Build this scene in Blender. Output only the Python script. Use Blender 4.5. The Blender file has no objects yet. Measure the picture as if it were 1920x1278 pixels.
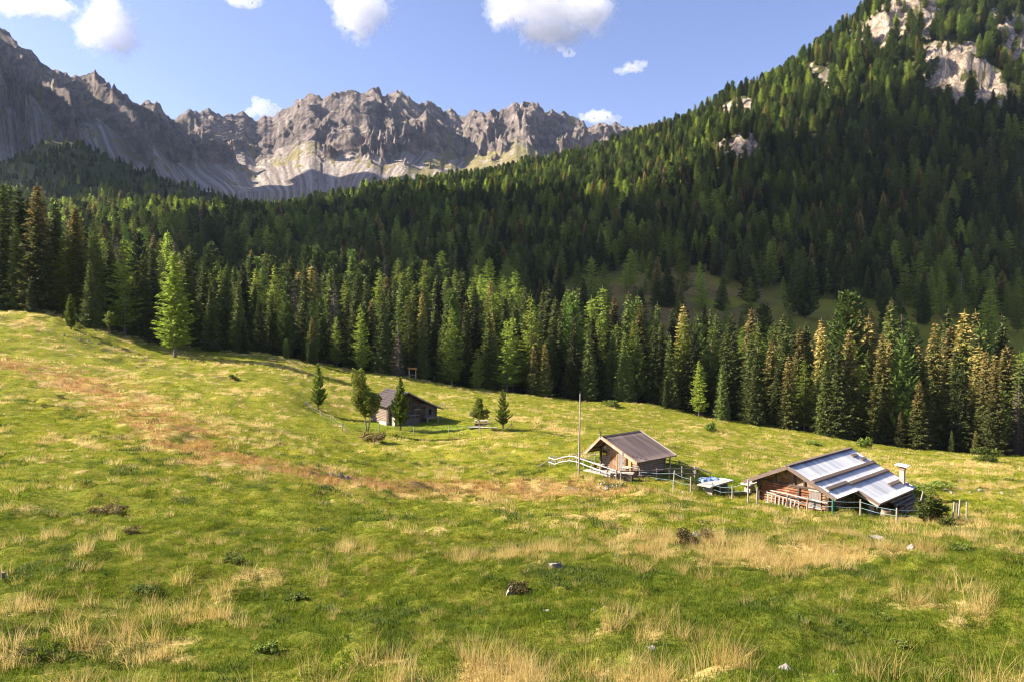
import bpy, math, random
import numpy as np
from mathutils import Vector, Matrix
R = math.radians
rng = np.random.default_rng(7)
random.seed(7)
scene = bpy.context.scene
COL = scene.collection

# ---------------------------------------------------------------- camera, sky, sun, exposure
F, PY0 = 1280.0, 605.0                    # focal length in photo pixels, horizon row
PITCH = -math.atan((639 - PY0) / F)
cam = bpy.data.cameras.new('camera'); cam.sensor_width = 36; cam.lens = 36 * F / 1920
cam.clip_start = 0.1; cam.clip_end = 20000
camo = bpy.data.objects.new('camera', cam); COL.objects.link(camo)
camo.location = (0, 0, 0); camo.rotation_euler = (R(90) + PITCH, 0, 0)
scene.camera = camo
SUN_EL = R(34)
az = R(4)
TOSUN = Vector((-math.cos(az) * math.cos(SUN_EL), math.sin(az) * math.cos(SUN_EL), math.sin(SUN_EL)))
world = bpy.data.worlds.new('World'); scene.world = world; world.use_nodes = True
wn = world.node_tree.nodes; wl = world.node_tree.links
bg = wn['Background']; sky = wn.new('ShaderNodeTexSky'); sky.sky_type = 'NISHITA'
sky.sun_disc = False; sky.sun_elevation = SUN_EL
sky.sun_rotation = math.atan2(TOSUN.x, TOSUN.y)
sky.altitude = 1500; sky.air_density = 1.15; sky.dust_density = 3.0; sky.ozone_density = 3.0
mxs = wn.new('ShaderNodeMix'); mxs.data_type = 'RGBA'; mxs.blend_type = 'MULTIPLY'; mxs.inputs[0].default_value = 1; mxs.inputs[7].default_value = (1.22, 1.06, 1.20, 1)
wl.new(sky.outputs[0], mxs.inputs[6]); wl.new(mxs.outputs[2], bg.inputs[0]); bg.inputs[1].default_value = 0.066
sl = bpy.data.lights.new('sun', 'SUN'); sl.energy = 5.0; sl.angle = R(0.5); sl.color = (1.0, 0.91, 0.77)
slo = bpy.data.objects.new('sun', sl); COL.objects.link(slo)
slo.rotation_euler = TOSUN.to_track_quat('Z', 'Y').to_euler(); slo.location = (-60, 20, 80)
scene.view_settings.view_transform = 'Standard'; scene.view_settings.look = 'None'
scene.view_settings.exposure = 1.60; scene.view_settings.gamma = 1
cy = scene.cycles; cy.use_denoising = True
cy.diffuse_bounces = 2; cy.glossy_bounces = 2; cy.transparent_max_bounces = 6
cy.transmission_bounces = 2; cy.volume_bounces = 32; cy.max_bounces = 32; cy.filter_width = 1.1; cy.volume_max_steps = 256

# ---------------------------------------------------------------- helpers
def tag(o, label=None, cat=None, group=None, kind=None):
    if label: o['label'] = label
    if cat: o['category'] = cat
    if group: o['group'] = group
    if kind: o['kind'] = kind
    return o
def empty(name, loc=(0, 0, 0), rz=0.0, label=None, cat=None, group=None):
    o = bpy.data.objects.new(name, None); COL.objects.link(o); o.empty_display_size = .3
    o.location = loc; o.rotation_euler = (0, 0, rz)
    return tag(o, label, cat, group)
def mesh_np(name, V, Fc, mat=None, smooth=False, attrs=None):
    """V (n,3), Fc (m,k) int array of equal-size faces"""
    V = np.ascontiguousarray(V, dtype=np.float32); Fc = np.ascontiguousarray(Fc, dtype=np.int32)
    me = bpy.data.meshes.new(name); k = Fc.shape[1]; m = len(Fc)
    me.vertices.add(len(V)); me.vertices.foreach_set('co', V.ravel())
    me.loops.add(m * k); me.loops.foreach_set('vertex_index', Fc.ravel())
    me.polygons.add(m); me.polygons.foreach_set('loop_start', np.arange(0, m * k, k, dtype=np.int32))
    me.polygons.foreach_set('loop_total', np.full(m, k, dtype=np.int32))
    if smooth: me.polygons.foreach_set('use_smooth', np.ones(m, dtype=bool))
    me.update(calc_edges=True)
    for a, v in (attrs or {}).items():
        at = me.attributes.new(a, 'FLOAT', 'POINT'); at.data.foreach_set('value', np.asarray(v, dtype=np.float32))
    if mat: me.materials.append(mat)
    return me
def link(name, me, parent=None, loc=None):
    o = bpy.data.objects.new(name, me); COL.objects.link(o)
    if parent: o.parent = parent
    if loc is not None: o.location = loc
    return o
def frame(d, roll=(0, 0, 1)):
    d = Vector(d).normalized(); u = Vector(roll)
    if abs(d.dot(u)) > .98: u = Vector((0, 1, 0))
    s = d.cross(u).normalized(); u = s.cross(d).normalized()
    return d, s, u
class MB:
    """collects boxes, beams, round logs into one mesh"""
    def __init__(self): self.v = []; self.f = []; self.sm = []
    def add(self, vs, fs, sm=False):
        b = len(self.v); self.v += [tuple(p) for p in vs]
        for q in fs: self.f.append(tuple(i + b for i in q)); self.sm.append(sm)
    def box(self, c, s, rz=0.0, jit=0.0):
        cx, cy_, cz = c; a, b_, h = s[0] / 2, s[1] / 2, s[2] / 2; ca, sa = math.cos(rz), math.sin(rz)
        vs = []
        for x, y, z in ((-a, -b_, -h), (a, -b_, -h), (a, b_, -h), (-a, b_, -h), (-a, -b_, h), (a, -b_, h), (a, b_, h), (-a, b_, h)):
            x += random.uniform(-jit, jit); y += random.uniform(-jit, jit); z += random.uniform(-jit, jit)
            vs.append((cx + x * ca - y * sa, cy_ + x * sa + y * ca, cz + z))
        self.add(vs, ((0, 3, 2, 1), (4, 5, 6, 7), (0, 1, 5, 4), (1, 2, 6, 5), (2, 3, 7, 6), (3, 0, 4, 7)))
        return self
    def beam(self, p, q, w, h, roll=(0, 0, 1), taper=1.0):
        p = Vector(p); q = Vector(q); d, s, u = frame(q - p, roll); vs = []
        for c, k in ((p, 1), (q, taper)):
            for a, b_ in ((-1, -1), (1, -1), (1, 1), (-1, 1)): vs.append(c + s * (a * w / 2 * k) + u * (b_ * h / 2 * k))
        self.add(vs, ((3, 2, 1, 0), (4, 5, 6, 7), (0, 1, 5, 4), (1, 2, 6, 5), (2, 3, 7, 6), (3, 0, 4, 7)))
        return self
    def log(self, p, q, r, r2=None, n=8, seg=3, wob=0.06, sm=True):
        p = Vector(p); q = Vector(q); r2 = r if r2 is None else r2; d, s, u = frame(q - p); vs = []; fs = []
        for i in range(seg + 1):
            t = i / seg; c = p.lerp(q, t) + (s * random.uniform(-1, 1) + u * random.uniform(-1, 1)) * r * wob * (0 < i < seg) * 2
            rr = (r + (r2 - r) * t) * random.uniform(1 - wob, 1 + wob)
            for k in range(n):
                a = 2 * math.pi * k / n; vs.append(c + s * math.cos(a) * rr + u * math.sin(a) * rr)
        for i in range(seg):
            for k in range(n): fs.append((i * n + k, i * n + (k + 1) % n, (i + 1) * n + (k + 1) % n, (i + 1) * n + k))
        self.add(vs, fs, sm); self.add(vs[:n], [tuple(range(n - 1, -1, -1))]); self.add(vs[-n:], [tuple(range(n))])
        return self
    def prism(self, pts, d):
        """closed polygon pts (3-D) extruded by vector d"""
        n = len(pts); d = Vector(d); vs = [Vector(p) for p in pts] + [Vector(p) + d for p in pts]
        fs = [tuple(range(n - 1, -1, -1)), tuple(range(n, 2 * n))] + [(i, (i + 1) % n, n + (i + 1) % n, n + i) for i in range(n)]
        self.add(vs, fs); return self
    def build(self, name, mat, parent=None, bevel=0.0):
        me = bpy.data.meshes.new(name); me.from_pydata(self.v, [], self.f)
        me.polygons.foreach_set('use_smooth', self.sm)
        me.materials.append(mat); me.update()
        o = link(name, me, parent)
        if bevel:
            m = o.modifiers.new('bevel', 'BEVEL'); m.width = bevel; m.segments = 2; m.limit_method = 'ANGLE'
        return o

# numpy gradient noise ------------------------------------------------------
def _h(ix, iy, iz, seed):
    n = (ix.astype(np.int64) * 374761393 + iy.astype(np.int64) * 668265263 + iz.astype(np.int64) * 2147483647 + seed * 1274126177) & 0xFFFFFFFF
    n = ((n ^ (n >> 13)) * 1274126177) & 0xFFFFFFFF
    n = ((n ^ (n >> 16)) * 2246822519) & 0xFFFFFFFF
    return (n ^ (n >> 15)) & 0xFFFF
def pn(x, y, seed=0):
    x = np.asarray(x, float); y = np.asarray(y, float)
    xi = np.floor(x); yi = np.floor(y); fx = x - xi; fy = y - yi
    u = fx * fx * fx * (fx * (fx * 6 - 15) + 10); v = fy * fy * fy * (fy * (fy * 6 - 15) + 10)
    z0 = np.zeros_like(xi)
    def g(a, b):
        an = _h(xi + a, yi + b, z0, seed) * (2 * np.pi / 65536)
        return np.cos(an) * (fx - a) + np.sin(an) * (fy - b)
    a = g(0, 0) * (1 - u) + g(1, 0) * u; b = g(0, 1) * (1 - u) + g(1, 1) * u
    return (a * (1 - v) + b * v) * 1.5
def fbm(x, y, o=4, seed=0, gain=.5):
    r = 0; a = 1; t = 0
    for i in range(o):
        r = r + a * pn(x * 2 ** i + 17.3 * i, y * 2 ** i - 9.1 * i, seed + i); t += a; a *= gain
    return r / t
def ridged(x, y, o=5, seed=0, gain=.5):
    r = 0; a = 1; t = 0; w = 1
    for i in range(o):
        n = 1 - np.abs(pn(x * 2 ** i + 5.7 * i, y * 2 ** i + 3.3 * i, seed + i)) * 1.4
        n = n * n * w; r = r + a * n; t += a; a *= gain; w = np.clip(n * 1.6, 0, 1)
    return r / t
def sst(a, b, x):
    t = np.clip((np.asarray(x, float) - a) / (b - a), 0, 1); return t * t * (3 - 2 * t)

# ---------------------------------------------------------------- materials
def newmat(name):
    m = bpy.data.materials.new(name); m.use_nodes = True; m.node_tree.nodes.clear(); return m, m.node_tree.nodes, m.node_tree.links
class NT:
    def __init__(s, name): s.m, s.n, s.l = newmat(name)
    def node(s, t, **kw):
        nd = s.n.new(t); ins = kw.pop('ins', {})
        for k, v in kw.items(): setattr(nd, k, v)
        for k, v in ins.items(): s.put(nd.inputs[k], v)
        return nd
    def put(s, sock, v):
        if isinstance(v, bpy.types.NodeSocket): s.l.new(v, sock)
        else: sock.default_value = v
    def coord(s, which='Object'): return s.node('ShaderNodeTexCoord').outputs[which]
    def mapping(s, vec, scale=(1, 1, 1), loc=(0, 0, 0)):
        return s.node('ShaderNodeMapping', ins={'Vector': vec, 'Scale': scale, 'Location': loc}).outputs[0]
    def noise(s, vec, scale, detail=4, rough=.55, dist=0.0):
        return s.node('ShaderNodeTexNoise', ins={'Vector': vec, 'Scale': scale, 'Detail': detail, 'Roughness': rough, 'Distortion': dist}).outputs[0]
    def ramp(s, f, stops, interp='LINEAR'):
        nd = s.node('ShaderNodeValToRGB'); cr = nd.color_ramp; cr.interpolation = interp
        while len(cr.elements) < len(stops): cr.elements.new(.5)
        for e, (p, c) in zip(cr.elements, stops):
            e.position = p; e.color = (c, c, c, 1) if not hasattr(c, '__len__') else (*c[:3], 1)
        s.put(nd.inputs[0], f); return nd.outputs[0]
    def mix(s, f, a, b, bt='MIX'):
        nd = s.node('ShaderNodeMix', data_type='RGBA', blend_type=bt)
        c4 = lambda v: v if isinstance(v, bpy.types.NodeSocket) else (*v[:3], 1)
        s.put(nd.inputs[0], f); s.put(nd.inputs[6], c4(a)); s.put(nd.inputs[7], c4(b)); return nd.outputs[2]
    def math(s, op, a, b=0.0, clamp=False):
        nd = s.node('ShaderNodeMath', operation=op, use_clamp=clamp); s.put(nd.inputs[0], a); s.put(nd.inputs[1], b); return nd.outputs[0]
    def attr(s, name): return s.node('ShaderNodeAttribute', attribute_name=name).outputs['Fac']
    def oirand(s): return s.node('ShaderNodeObjectInfo').outputs['Random']
    def bump(s, h, strength=.5, dist=.05): return s.node('ShaderNodeBump', ins={'Height': h, 'Strength': strength, 'Distance': dist}).outputs[0]
    def out(s, col, rough=.9, normal=None, metal=0.0, spec=.2, trans=0.0, tcol=None):
        b = s.node('ShaderNodeBsdfPrincipled'); s.put(b.inputs['Base Color'], col if isinstance(col, bpy.types.NodeSocket) else (*col[:3], 1))
        s.put(b.inputs['Roughness'], rough); s.put(b.inputs['Metallic'], metal); b.inputs['Specular IOR Level'].default_value = spec
        if normal is not None: s.put(b.inputs['Normal'], normal)
        sh = b.outputs[0]
        if trans:
            t = s.node('ShaderNodeBsdfTranslucent'); s.put(t.inputs[0], tcol if tcol is not None else col)
            mx = s.node('ShaderNodeMixShader'); mx.inputs[0].default_value = trans
            s.l.new(sh, mx.inputs[1]); s.l.new(t.outputs[0], mx.inputs[2]); sh = mx.outputs[0]
        o = s.node('ShaderNodeOutputMaterial'); s.l.new(sh, o.inputs[0]); return s.m

def foliage_mat(name, dark, light, tipc=None, trans=.25):
    n = NT(name); r = n.oirand(); co = n.coord('Object')
    f = n.noise(co, 1.1, 3); f = n.math('ADD', n.math('MULTIPLY', f, .8), n.math('MULTIPLY', r, .45))
    c = n.ramp(f, [(.3, dark), (.85, light)])
    if tipc is not None:
        k = n.math('MULTIPLY', n.attr('tip'), n.math('ADD', n.math('MULTIPLY', r, .5), .5)); c = n.mix(k, c, tipc)
    hs = n.node('ShaderNodeHueSaturation'); n.put(hs.inputs['Color'], c)
    rv = n.math('FRACT', n.math('MULTIPLY', r, 7.31)); n.put(hs.inputs['Value'], n.math('ADD', n.math('MULTIPLY', rv, .95), .55))
    n.put(hs.inputs['Hue'], n.math('ADD', n.math('MULTIPLY', r, .03), .485))
    return n.out(hs.outputs[0], .75, spec=.25, trans=trans)
def wood_mat(name, c1, c2, c3=None, axis=2, sc=1.0, rough=.85, bump=.4):
    """weathered wood with grain running along one object axis"""
    n = NT(name); co = n.coord('Object'); s = [9.0 * sc, 9.0 * sc, 9.0 * sc]; s[axis] = .7 * sc
    v = n.mapping(co, tuple(s)); g = n.noise(v, 2.2, 6, .7, .4); g2 = n.noise(co, 1.3, 4); 
    c = n.ramp(g, [(.3, c1), (.7, c2)])
    c = n.mix(n.ramp(g2, [(.45, 0.0), (.65, 1.0)]), c, c3 or c2)
    return n.out(c, rough, n.bump(g, bump, .02))
def plain_mat(name, c1, c2, sc=6, rough=.85, bump=.3, spec=.2, metal=0.0):
    n = NT(name); co = n.coord('Object'); g = n.noise(co, sc, 6, .65)
    return n.out(n.ramp(g, [(.35, c1), (.65, c2)]), rough, n.bump(g, bump, .02), spec=spec, metal=metal)
# ---------------------------------------------------------------- terrain
def ray(px, py):
    cx = (px - 960) / F; cu = -(py - 639) / F; c, s_ = math.cos(PITCH), math.sin(PITCH)
    y = c - cu * s_; z = s_ + cu * c
    return cx / y, z / y
def P3(px, py, Y):
    s_, m_ = ray(px, py); return (s_ * Y, Y, m_ * Y)
FO = 40.0                                  # the fan of the ground sheet starts this far behind the camera
ctl = {
 -400: [(1278, 15), (1110, 21), (900, 36), (800, 48), (700, 62), (590, 110), (520, 150), (510, 220), (480, 330), (440, 450), (400, 600), (360, 800), (345, 1100), (420, 1300), (420, 1600), (430, 3200)],
 0: [(1278, 14), (1110, 20), (935, 34), (850, 48), (790, 60), (750, 72), (660, 110), (585, 148), (575, 220), (520, 330), (470, 450), (430, 600), (385, 800), (328, 1100), (345, 1250), (430, 1500), (430, 3200)],
 110: [(590, 150), (274, 1120), (430, 600)],
 200: [(625, 148), (410, 700), (308, 1120)],
 330: [(740, 95), (668, 145), (600, 230), (530, 330), (480, 450), (430, 600), (405, 800), (348, 1080), (400, 1300), (430, 1500), (430, 3200)],
 480: [(1278, 13.5), (1105, 21), (990, 32), (880, 50), (840, 60), (815, 70), (735, 108), (685, 140), (662, 160), (660, 220), (560, 330), (480, 450), (435, 600), (412, 800), (395, 1000), (405, 1500), (430, 3200)],
 640: [(560, 330), (500, 450), (440, 600), (385, 850), (368, 980), (410, 1300), (420, 1600), (440, 3200)],
 760: [(860, 75), (798, 105), (740, 142), (708, 172), (700, 220), (430, 600), (362, 900), (400, 1200)],
 960: [(1278, 13), (1105, 21), (1005, 33), (945, 48), (915, 58), (880, 69), (800, 100), (765, 140), (738, 178), (730, 220), (585, 330), (525, 450), (430, 600), (340, 850), (330, 900), (400, 1300), (440, 3200)],
 1200: [(885, 66), (835, 95), (795, 140), (758, 182), (745, 220), (600, 330), (550, 400), (512, 450), (400, 600), (300, 800), (262, 900), (330, 1250), (430, 3200)],
 1350: [(400, 550), (215, 850), (300, 1250)],
 1500: [(1278, 12.7), (1108, 20.5), (1005, 33), (965, 48), (945, 58), (925, 64), (900, 75), (870, 105), (840, 135), (808, 165), (795, 220), (605, 330), (568, 400), (530, 450), (350, 600), (130, 820), (200, 1100), (430, 3200)],
 1680: [(300, 600), (30, 800), (110, 1050)],
 1920: [(1278, 12.5), (1115, 20), (1010, 34), (965, 46), (930, 60), (905, 72), (880, 105), (858, 150), (830, 220), (650, 300), (600, 380), (560, 450), (270, 600), (-100, 850), (-60, 1000), (430, 3200)],
 2400: [(1278, 12), (1120, 20), (1020, 34), (975, 50), (940, 70), (910, 105), (880, 150), (850, 220), (700, 300), (600, 400), (520, 450), (100, 650), (-250, 900), (430, 3200)],
}
cp = []
for px, rows in ctl.items():
    for py, Y in rows: cp.append(P3(px, py, Y))
for x in (-60, -25, 0, 25, 60):
    cp += [(x, 0, -1.75 - .004 * abs(x)), (x, -20, 2.0), (x, -38, 6.0)]
for x, Y in ((-60, 12), (60, 12)): cp.append((x, Y, -5.5))
cp = np.array(cp)
def wcoord(x, y):
    w = np.log(np.maximum(y + FO, 1.5)); s_ = x / np.maximum(y + FO, 1.5); return s_ * 2.2, w
cu_, cw_ = wcoord(cp[:, 0], cp[:, 1]); cq = cp[:, 2] / (cp[:, 1] + FO)
def tps(r2): return np.where(r2 > 1e-12, .5 * r2 * np.log(np.maximum(r2, 1e-12)), 0)
n_ = len(cp); A = np.zeros((n_ + 3, n_ + 3))
A[:n_, :n_] = tps((cu_[:, None] - cu_) ** 2 + (cw_[:, None] - cw_) ** 2) + np.eye(n_) * 2e-4
A[:n_, n_] = 1; A[:n_, n_ + 1] = cu_; A[:n_, n_ + 2] = cw_; A[n_:, :n_] = A[:n_, n_:].T
wt = np.linalg.solve(A, np.concatenate([cq, [0, 0, 0]]))
def q_eval(u, w):
    out = np.empty(u.shape)
    fu, fw = u.ravel(), w.ravel(); o = out.ravel()
    for i in range(0, fu.size, 40000):
        a, b = fu[i:i + 40000], fw[i:i + 40000]
        o[i:i + 40000] = tps((a[:, None] - cu_) ** 2 + (b[:, None] - cw_) ** 2) @ wt[:n_] + wt[n_] + wt[n_ + 1] * a + wt[n_ + 2] * b
    return o.reshape(u.shape)
NS, NW = 620, 760
S_ = np.linspace(-1.5, 1.25, NS); W_ = np.linspace(math.log(2.0), math.log(3240.0), NW)
# coarse evaluate the spline then refine
cs = np.linspace(S_[0], S_[-1], 150); cw2 = np.linspace(W_[0], W_[-1], 230)
Qc = q_eval(*np.meshgrid(cs * 2.2, cw2))
def bil(Q, xs, ys, x, y):
    fx = np.clip((x - xs[0]) / (xs[1] - xs[0]), 0, len(xs) - 1.001); fy = np.clip((y - ys[0]) / (ys[1] - ys[0]), 0, len(ys) - 1.001)
    i = fx.astype(int); j = fy.astype(int); a = fx - i; b = fy - j
    return (Q[j, i] * (1 - a) + Q[j, i + 1] * a) * (1 - b) + (Q[j + 1, i] * (1 - a) + Q[j + 1, i + 1] * a) * b
SG, WG = np.meshgrid(S_, W_)
D = np.exp(WG); YG = D - FO; XG = SG * D
ZG = bil(Qc, cs, cw2, SG, WG) * D
# cliffs on the right-hand hillside: (px, py, Y, halfwidth m, height m)
CLIFFS = [(1695, 58, 740, 42, 26), (1428, 152, 800, 22, 14), (1378, 212, 780, 20, 11), (1385, 292, 650, 22, 10), (1805, 150, 690, 36, 18), (1545, 135, 760, 9, 6), (1905, 75, 720, 22, 14), (1240, 205, 860, 8, 5)]
cliffm = np.zeros_like(ZG)
def zat0(x, y): return bil(ZG, S_, W_, np.asarray(x) / (np.asarray(y) + FO), np.log(np.asarray(y) + FO))
def hit(px, py, y0=6.0, y1=3000.0, zf=None):
    s_, m_ = ray(px, py); ys = np.exp(np.linspace(math.log(y0), math.log(y1), 3000)); d = (zf or zat)(s_ * ys, ys) - m_ * ys
    k = np.argmax(d > 0) if (d > 0).any() else len(ys) - 1
    Y = ys[k]; return Vector((s_ * Y, Y, float((zf or zat)(np.array([s_ * Y]), np.array([Y]))[0])))
CL = []
for px, py, Y, hw, hh in CLIFFS:
    p = hit(px, py, 300, zf=zat0)
    CL.append((p.x, p.y, hw, hh))
for cx, cyy, hw, hh in CL:
    wob = fbm(XG / 22, YG / 22, 4, 31) * 26
    dy = (YG - cyy) * .75 + wob * .8 + (XG - cx) * .15; lat = np.exp(-((XG - cx + wob * .5) / hw) ** 4)
    prof = sst(-9, 9, dy) * (1 - sst(10, 120, dy)); ZG += hh * prof * lat
    cliffm = np.maximum(cliffm, lat * np.exp(-((dy + 2) / 24) ** 4) * sst(-.25, .15, fbm(XG / 16, YG / 16, 3, 77) + .12))
crag = ridged(XG / 17, YG / 13, 4, 5) * 9 + fbm(XG / 5, YG / 5, 2, 6) * 3
ZG += cliffm * (crag - 4); ZG += cliffm * (np.abs(((ZG + fbm(XG / 12, YG / 12, 3, 19) * 9) / 6.5) % 1 - .5) - .25) * 9
# left wooded knob: rocky undulation
far = sst(500, 800, YG)
ZG += far * (ridged(XG / 140, YG / 140, 4, 12) - .45) * (10 + 22 * sst(-150, -450, XG))
# clearing mounds and meadow hummocks
mid = sst(230, 300, YG) * (1 - sst(430, 560, YG)); ZG += mid * (fbm(XG / 35, YG / 35, 3, 3) * 4)
near = 1 - sst(170, 300, YG)
HM = lambda x, y: (fbm(x / 14, y / 9, 3, 21) * .85 + fbm(x / 3.2, y / 2.0, 3, 22) * (.60 + .4 * sst(-4, -20, x) * sst(35, 55, y)) * sst(-.25, .35, fbm(x / 20, y / 15, 2, 23)) + np.maximum(fbm(x / 1.5, y / 1.1, 2, 24) - .13, 0) * .6)
ZG += near * HM(XG, YG) * sst(4, 16, np.hypot(XG, YG))
FLATS = []
def zat(x, y): 
    x = np.asarray(x, float); y = np.asarray(y, float)
    return bil(ZG, S_, W_, x / (y + FO), np.log(np.maximum(y + FO, 1.5)))
def zat1(x, y): return float(zat(np.array([x]), np.array([y]))[0])
def gp(px, py, y0=6.0, y1=3000): return hit(px, py, y0, y1)
def flat_big(o, rz):
    global ZG
    dx, dy = XG - o.x, YG - o.y; lx = dx * math.cos(rz) + dy * math.sin(rz); ly = -dx * math.sin(rz) + dy * math.cos(rz)
    d = np.maximum(np.abs(lx - 1.5) - 5.5, np.abs(ly - 5) - 6.5); k = 1 - sst(0, 5, d)
    ZG = ZG * (1 - k) + (o.z - .05 - .13 * np.maximum(lx - 2.5, 0)) * k
def flatten(c, rad, soft, z=None):
    global ZG
    d = np.hypot(XG - c[0], YG - c[1]); k = 1 - sst(rad, rad + soft, d)
    ZG = ZG * (1 - k) + (c[2] if z is None else z) * k

# ---- masks on the meadow
def seg_d(x, y, pts):
    """distance to a polyline given by photo pixels projected on the ground"""
    d = np.full(np.shape(x), 1e9)
    for a, b in zip(pts[:-1], pts[1:]):
        ax, ay, bx, by = a[0], a[1], b[0], b[1]; L2 = (bx - ax) ** 2 + (by - ay) ** 2
        t = np.clip(((x - ax) * (bx - ax) + (y - ay) * (by - ay)) / L2, 0, 1)
        d = np.minimum(d, np.hypot(x - ax - t * (bx - ax), y - ay - t * (by - ay)))
    return d
BAND = [gp(*p) for p in ((-60, 668), (110, 700), (260, 770), (370, 840), (470, 868), (600, 890), (850, 912), (1100, 915))]
BAND2 = [gp(*p) for p in ((1150, 1300 - 40), (1190, 1130), (1230, 1100), (1330, 1060), (1640, 1040), (1960, 1035))]
GULLY = [gp(*p) for p in ((560, 885), (640, 895), (760, 905), (900, 915), (1080, 912))]
BANK = [gp(*p) for p in ((1700, 912), (1760, 917), (1850, 921), (1960, 926))]
BLOBS = [(1880, 880, 9, .9), (1700, 870, 7, .7), (1550, 850, 9, .6), (1000, 770, 8, .7), (1240, 790, 8, .5), (1430, 1010, 5, .7), (1300, 940, 4, .6), (1550, 985, 4, .7), (1000, 950, 4, .5),
         (1850, 980, 5, .8), (640, 1010, 1.6, .9), (130, 1000, 4, .6), (250, 1180, 2.4, .9), (850, 1250, 1.6, 1.1), (980, 1260, 1.2, .9), (60, 1220, 1.6, .8), (950, 1050, 2.4, .8), (1750, 1150, 1.8, .8), (1230, 1180, 1.3, .8), (1600, 1060, 2.5, .9), (450, 1150, 2, .6),
         (560, 690, 12, .7), (700, 700, 10, .6), (280, 645, 7, .9), (60, 605, 6, 1.0), (420, 680, 6, .6), (1180, 960, 3, .5), (60, 960, 5, .5), (1500, 1150, 1.5, .4), (980, 790, 7, .5)]
BLP = [(*gp(a, b)[:2], c, d) for a, b, c, d in BLOBS]
GREENB = [(*gp(a, b)[:2], c, d) for a, b, c, d in ((760, 795, 8, 1.0), (860, 800, 5, .8), (650, 790, 6, .8), (1160, 880, 6, .5), (1400, 905, 5, .6), (1400, 1130, 3.5, .8), (800, 1150, 4, .4), (1720, 950, 4, .6), (500, 960, 7, .4), (300, 940, 6, .4))]
def lawn(x, y): return np.clip(sum(np.exp(-(((x - bx) ** 2 + (y - by) ** 2) / (br * .85) ** 2) ** 2) for bx, by, br, k in GREENB[:5]), 0, 1)
def straw(x, y):
    n1 = fbm(x / 12, y / 8, 3, 41, .6) * .7 + fbm(x / 4.2, y / 2.6, 3, 43, .6) * .8; n2 = fbm(x / 1.3, y / .9, 3, 42)
    s_ = n1 * .85 + n2 * .75 - .10
    s_ = s_ + .55 * np.exp(-(seg_d(x, y, BAND) / (2.2 + .035 * y)) ** 2) + .08 * np.exp(-(seg_d(x, y, BAND2) / 1.8) ** 2)
    for bx, by, br, k in BLP: s_ = s_ + k * .30 * np.exp(-((x - bx) ** 2 + ((y - by)) ** 2) / br ** 2)
    for bx, by, br, k in GREENB: s_ = s_ - k * .8 * np.exp(-((x - bx) ** 2 + (y - by) ** 2) / br ** 2)
    s_ = s_ + .10 * np.exp(-((y - 120) / 55) ** 2) + .16 * sst(15, 35, x) * np.exp(-((y - 88) / 28) ** 2)
    return np.clip(s_ * 1.5 + .30, 0, 1)
# huts stand on levelled ground
HUT = gp(1162, 884); BIG = gp(1490, 948); BARN = gp(757, 792)
flatten(HUT + Vector((1.5, 1.5, 0)), 5, 4, HUT.z); flat_big(BIG, R(-49)); flatten(BARN + Vector((-1, 3, 0)), 5.5, 14, BARN.z)
# little gully with bare soil in the middle of the meadow
gd = seg_d(XG, YG, GULLY); ZG -= .75 * np.exp(-(gd / 1.2) ** 2) * sst(-.3, .2, fbm(XG / 4, YG / 4, 2, 9))
bd = seg_d(XG, YG, BANK); ZG += .5 * sst(1.2, -.8, bd) * (YG > 30)
EDGE = [(-500, 560, 150), (0, 583, 150), (140, 625, 148), (240, 640, 150), (330, 652, 158), (480, 660, 160), (690, 697, 173), (850, 722, 181), (960, 736, 183), (1080, 748, 185), (1300, 774, 180), (1500, 806, 166), (1700, 832, 158), (1920, 858, 150), (2500, 900, 145)]
es = np.array([ray(a, b)[0] for a, b, c in EDGE]); ey = np.array([c for a, b, c in EDGE], float)
def edgeY(x, y): return np.interp(x / np.maximum(y, 1), es, ey)
# ---- ground attributes
st = straw(XG, YG) * (YG < 230)
soil = np.clip(1.2 * np.exp(-(gd / .8) ** 2) * sst(-.1, .25, fbm(XG / 1.5, YG / 1.5, 3, 91)), 0, 1)
soil = np.maximum(soil, (np.exp(-(bd / .8) ** 2)) * sst(0, .2, fbm(XG / 1.2, YG / 1.2, 3, 92)) * .8)
for o_, r_ in ((gp(1150, 893), 2.2), (gp(1175, 890), 1.5), (gp(1500, 957), 1.6), (gp(1560, 962), 2.2), (gp(1640, 972), 2.4), (gp(770, 800), 2.0), (gp(830, 792), 1.5), (gp(902, 800), 1.5), (gp(1345, 922), 1.6)):
    soil = np.maximum(soil, .9 * np.exp(-np.hypot(XG - o_.x, YG - o_.y) ** 2 / r_ ** 2) * sst(-.35, .2, fbm(XG / .9, YG / .9, 3, 94)))
EDGED = [gp(*p) for p in ((-40, 590), (110, 632), (250, 668), (340, 700), (420, 706))]
ed = seg_d(XG, YG, EDGED); soil = np.maximum(soil, np.exp(-(ed / 2.5) ** 2) * sst(-.05, .3, fbm(XG / 2.2, YG / 1.6, 3, 93)))
rust = np.exp(-(seg_d(XG, YG, BAND) / (2.0 + .04 * YG)) ** 2) * sst(-.3, .25, fbm(XG / 4, YG / 3, 3, 131)) * (YG < 230)
ZG -= np.exp(-(ed / 1.6) ** 2) * .5 * sst(-.2, .3, fbm(XG / 5, YG / 5, 2, 9))
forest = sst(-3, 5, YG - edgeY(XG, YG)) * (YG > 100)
clearing = sst(260, 300, YG) * (1 - sst(400, 520, YG)) * sst(.02, .12, XG / np.maximum(YG, 1)) + sst(560, 640, YG) * 0
forest = forest * (1 - .8 * np.clip(clearing, 0, 1))
clm = np.clip(clearing, 0, 1) * sst(-.35, .1, fbm(XG / 30, YG / 30, 3, 55)) * np.exp(-((XG / np.maximum(YG, 1) - .22) / .17) ** 2)
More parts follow.
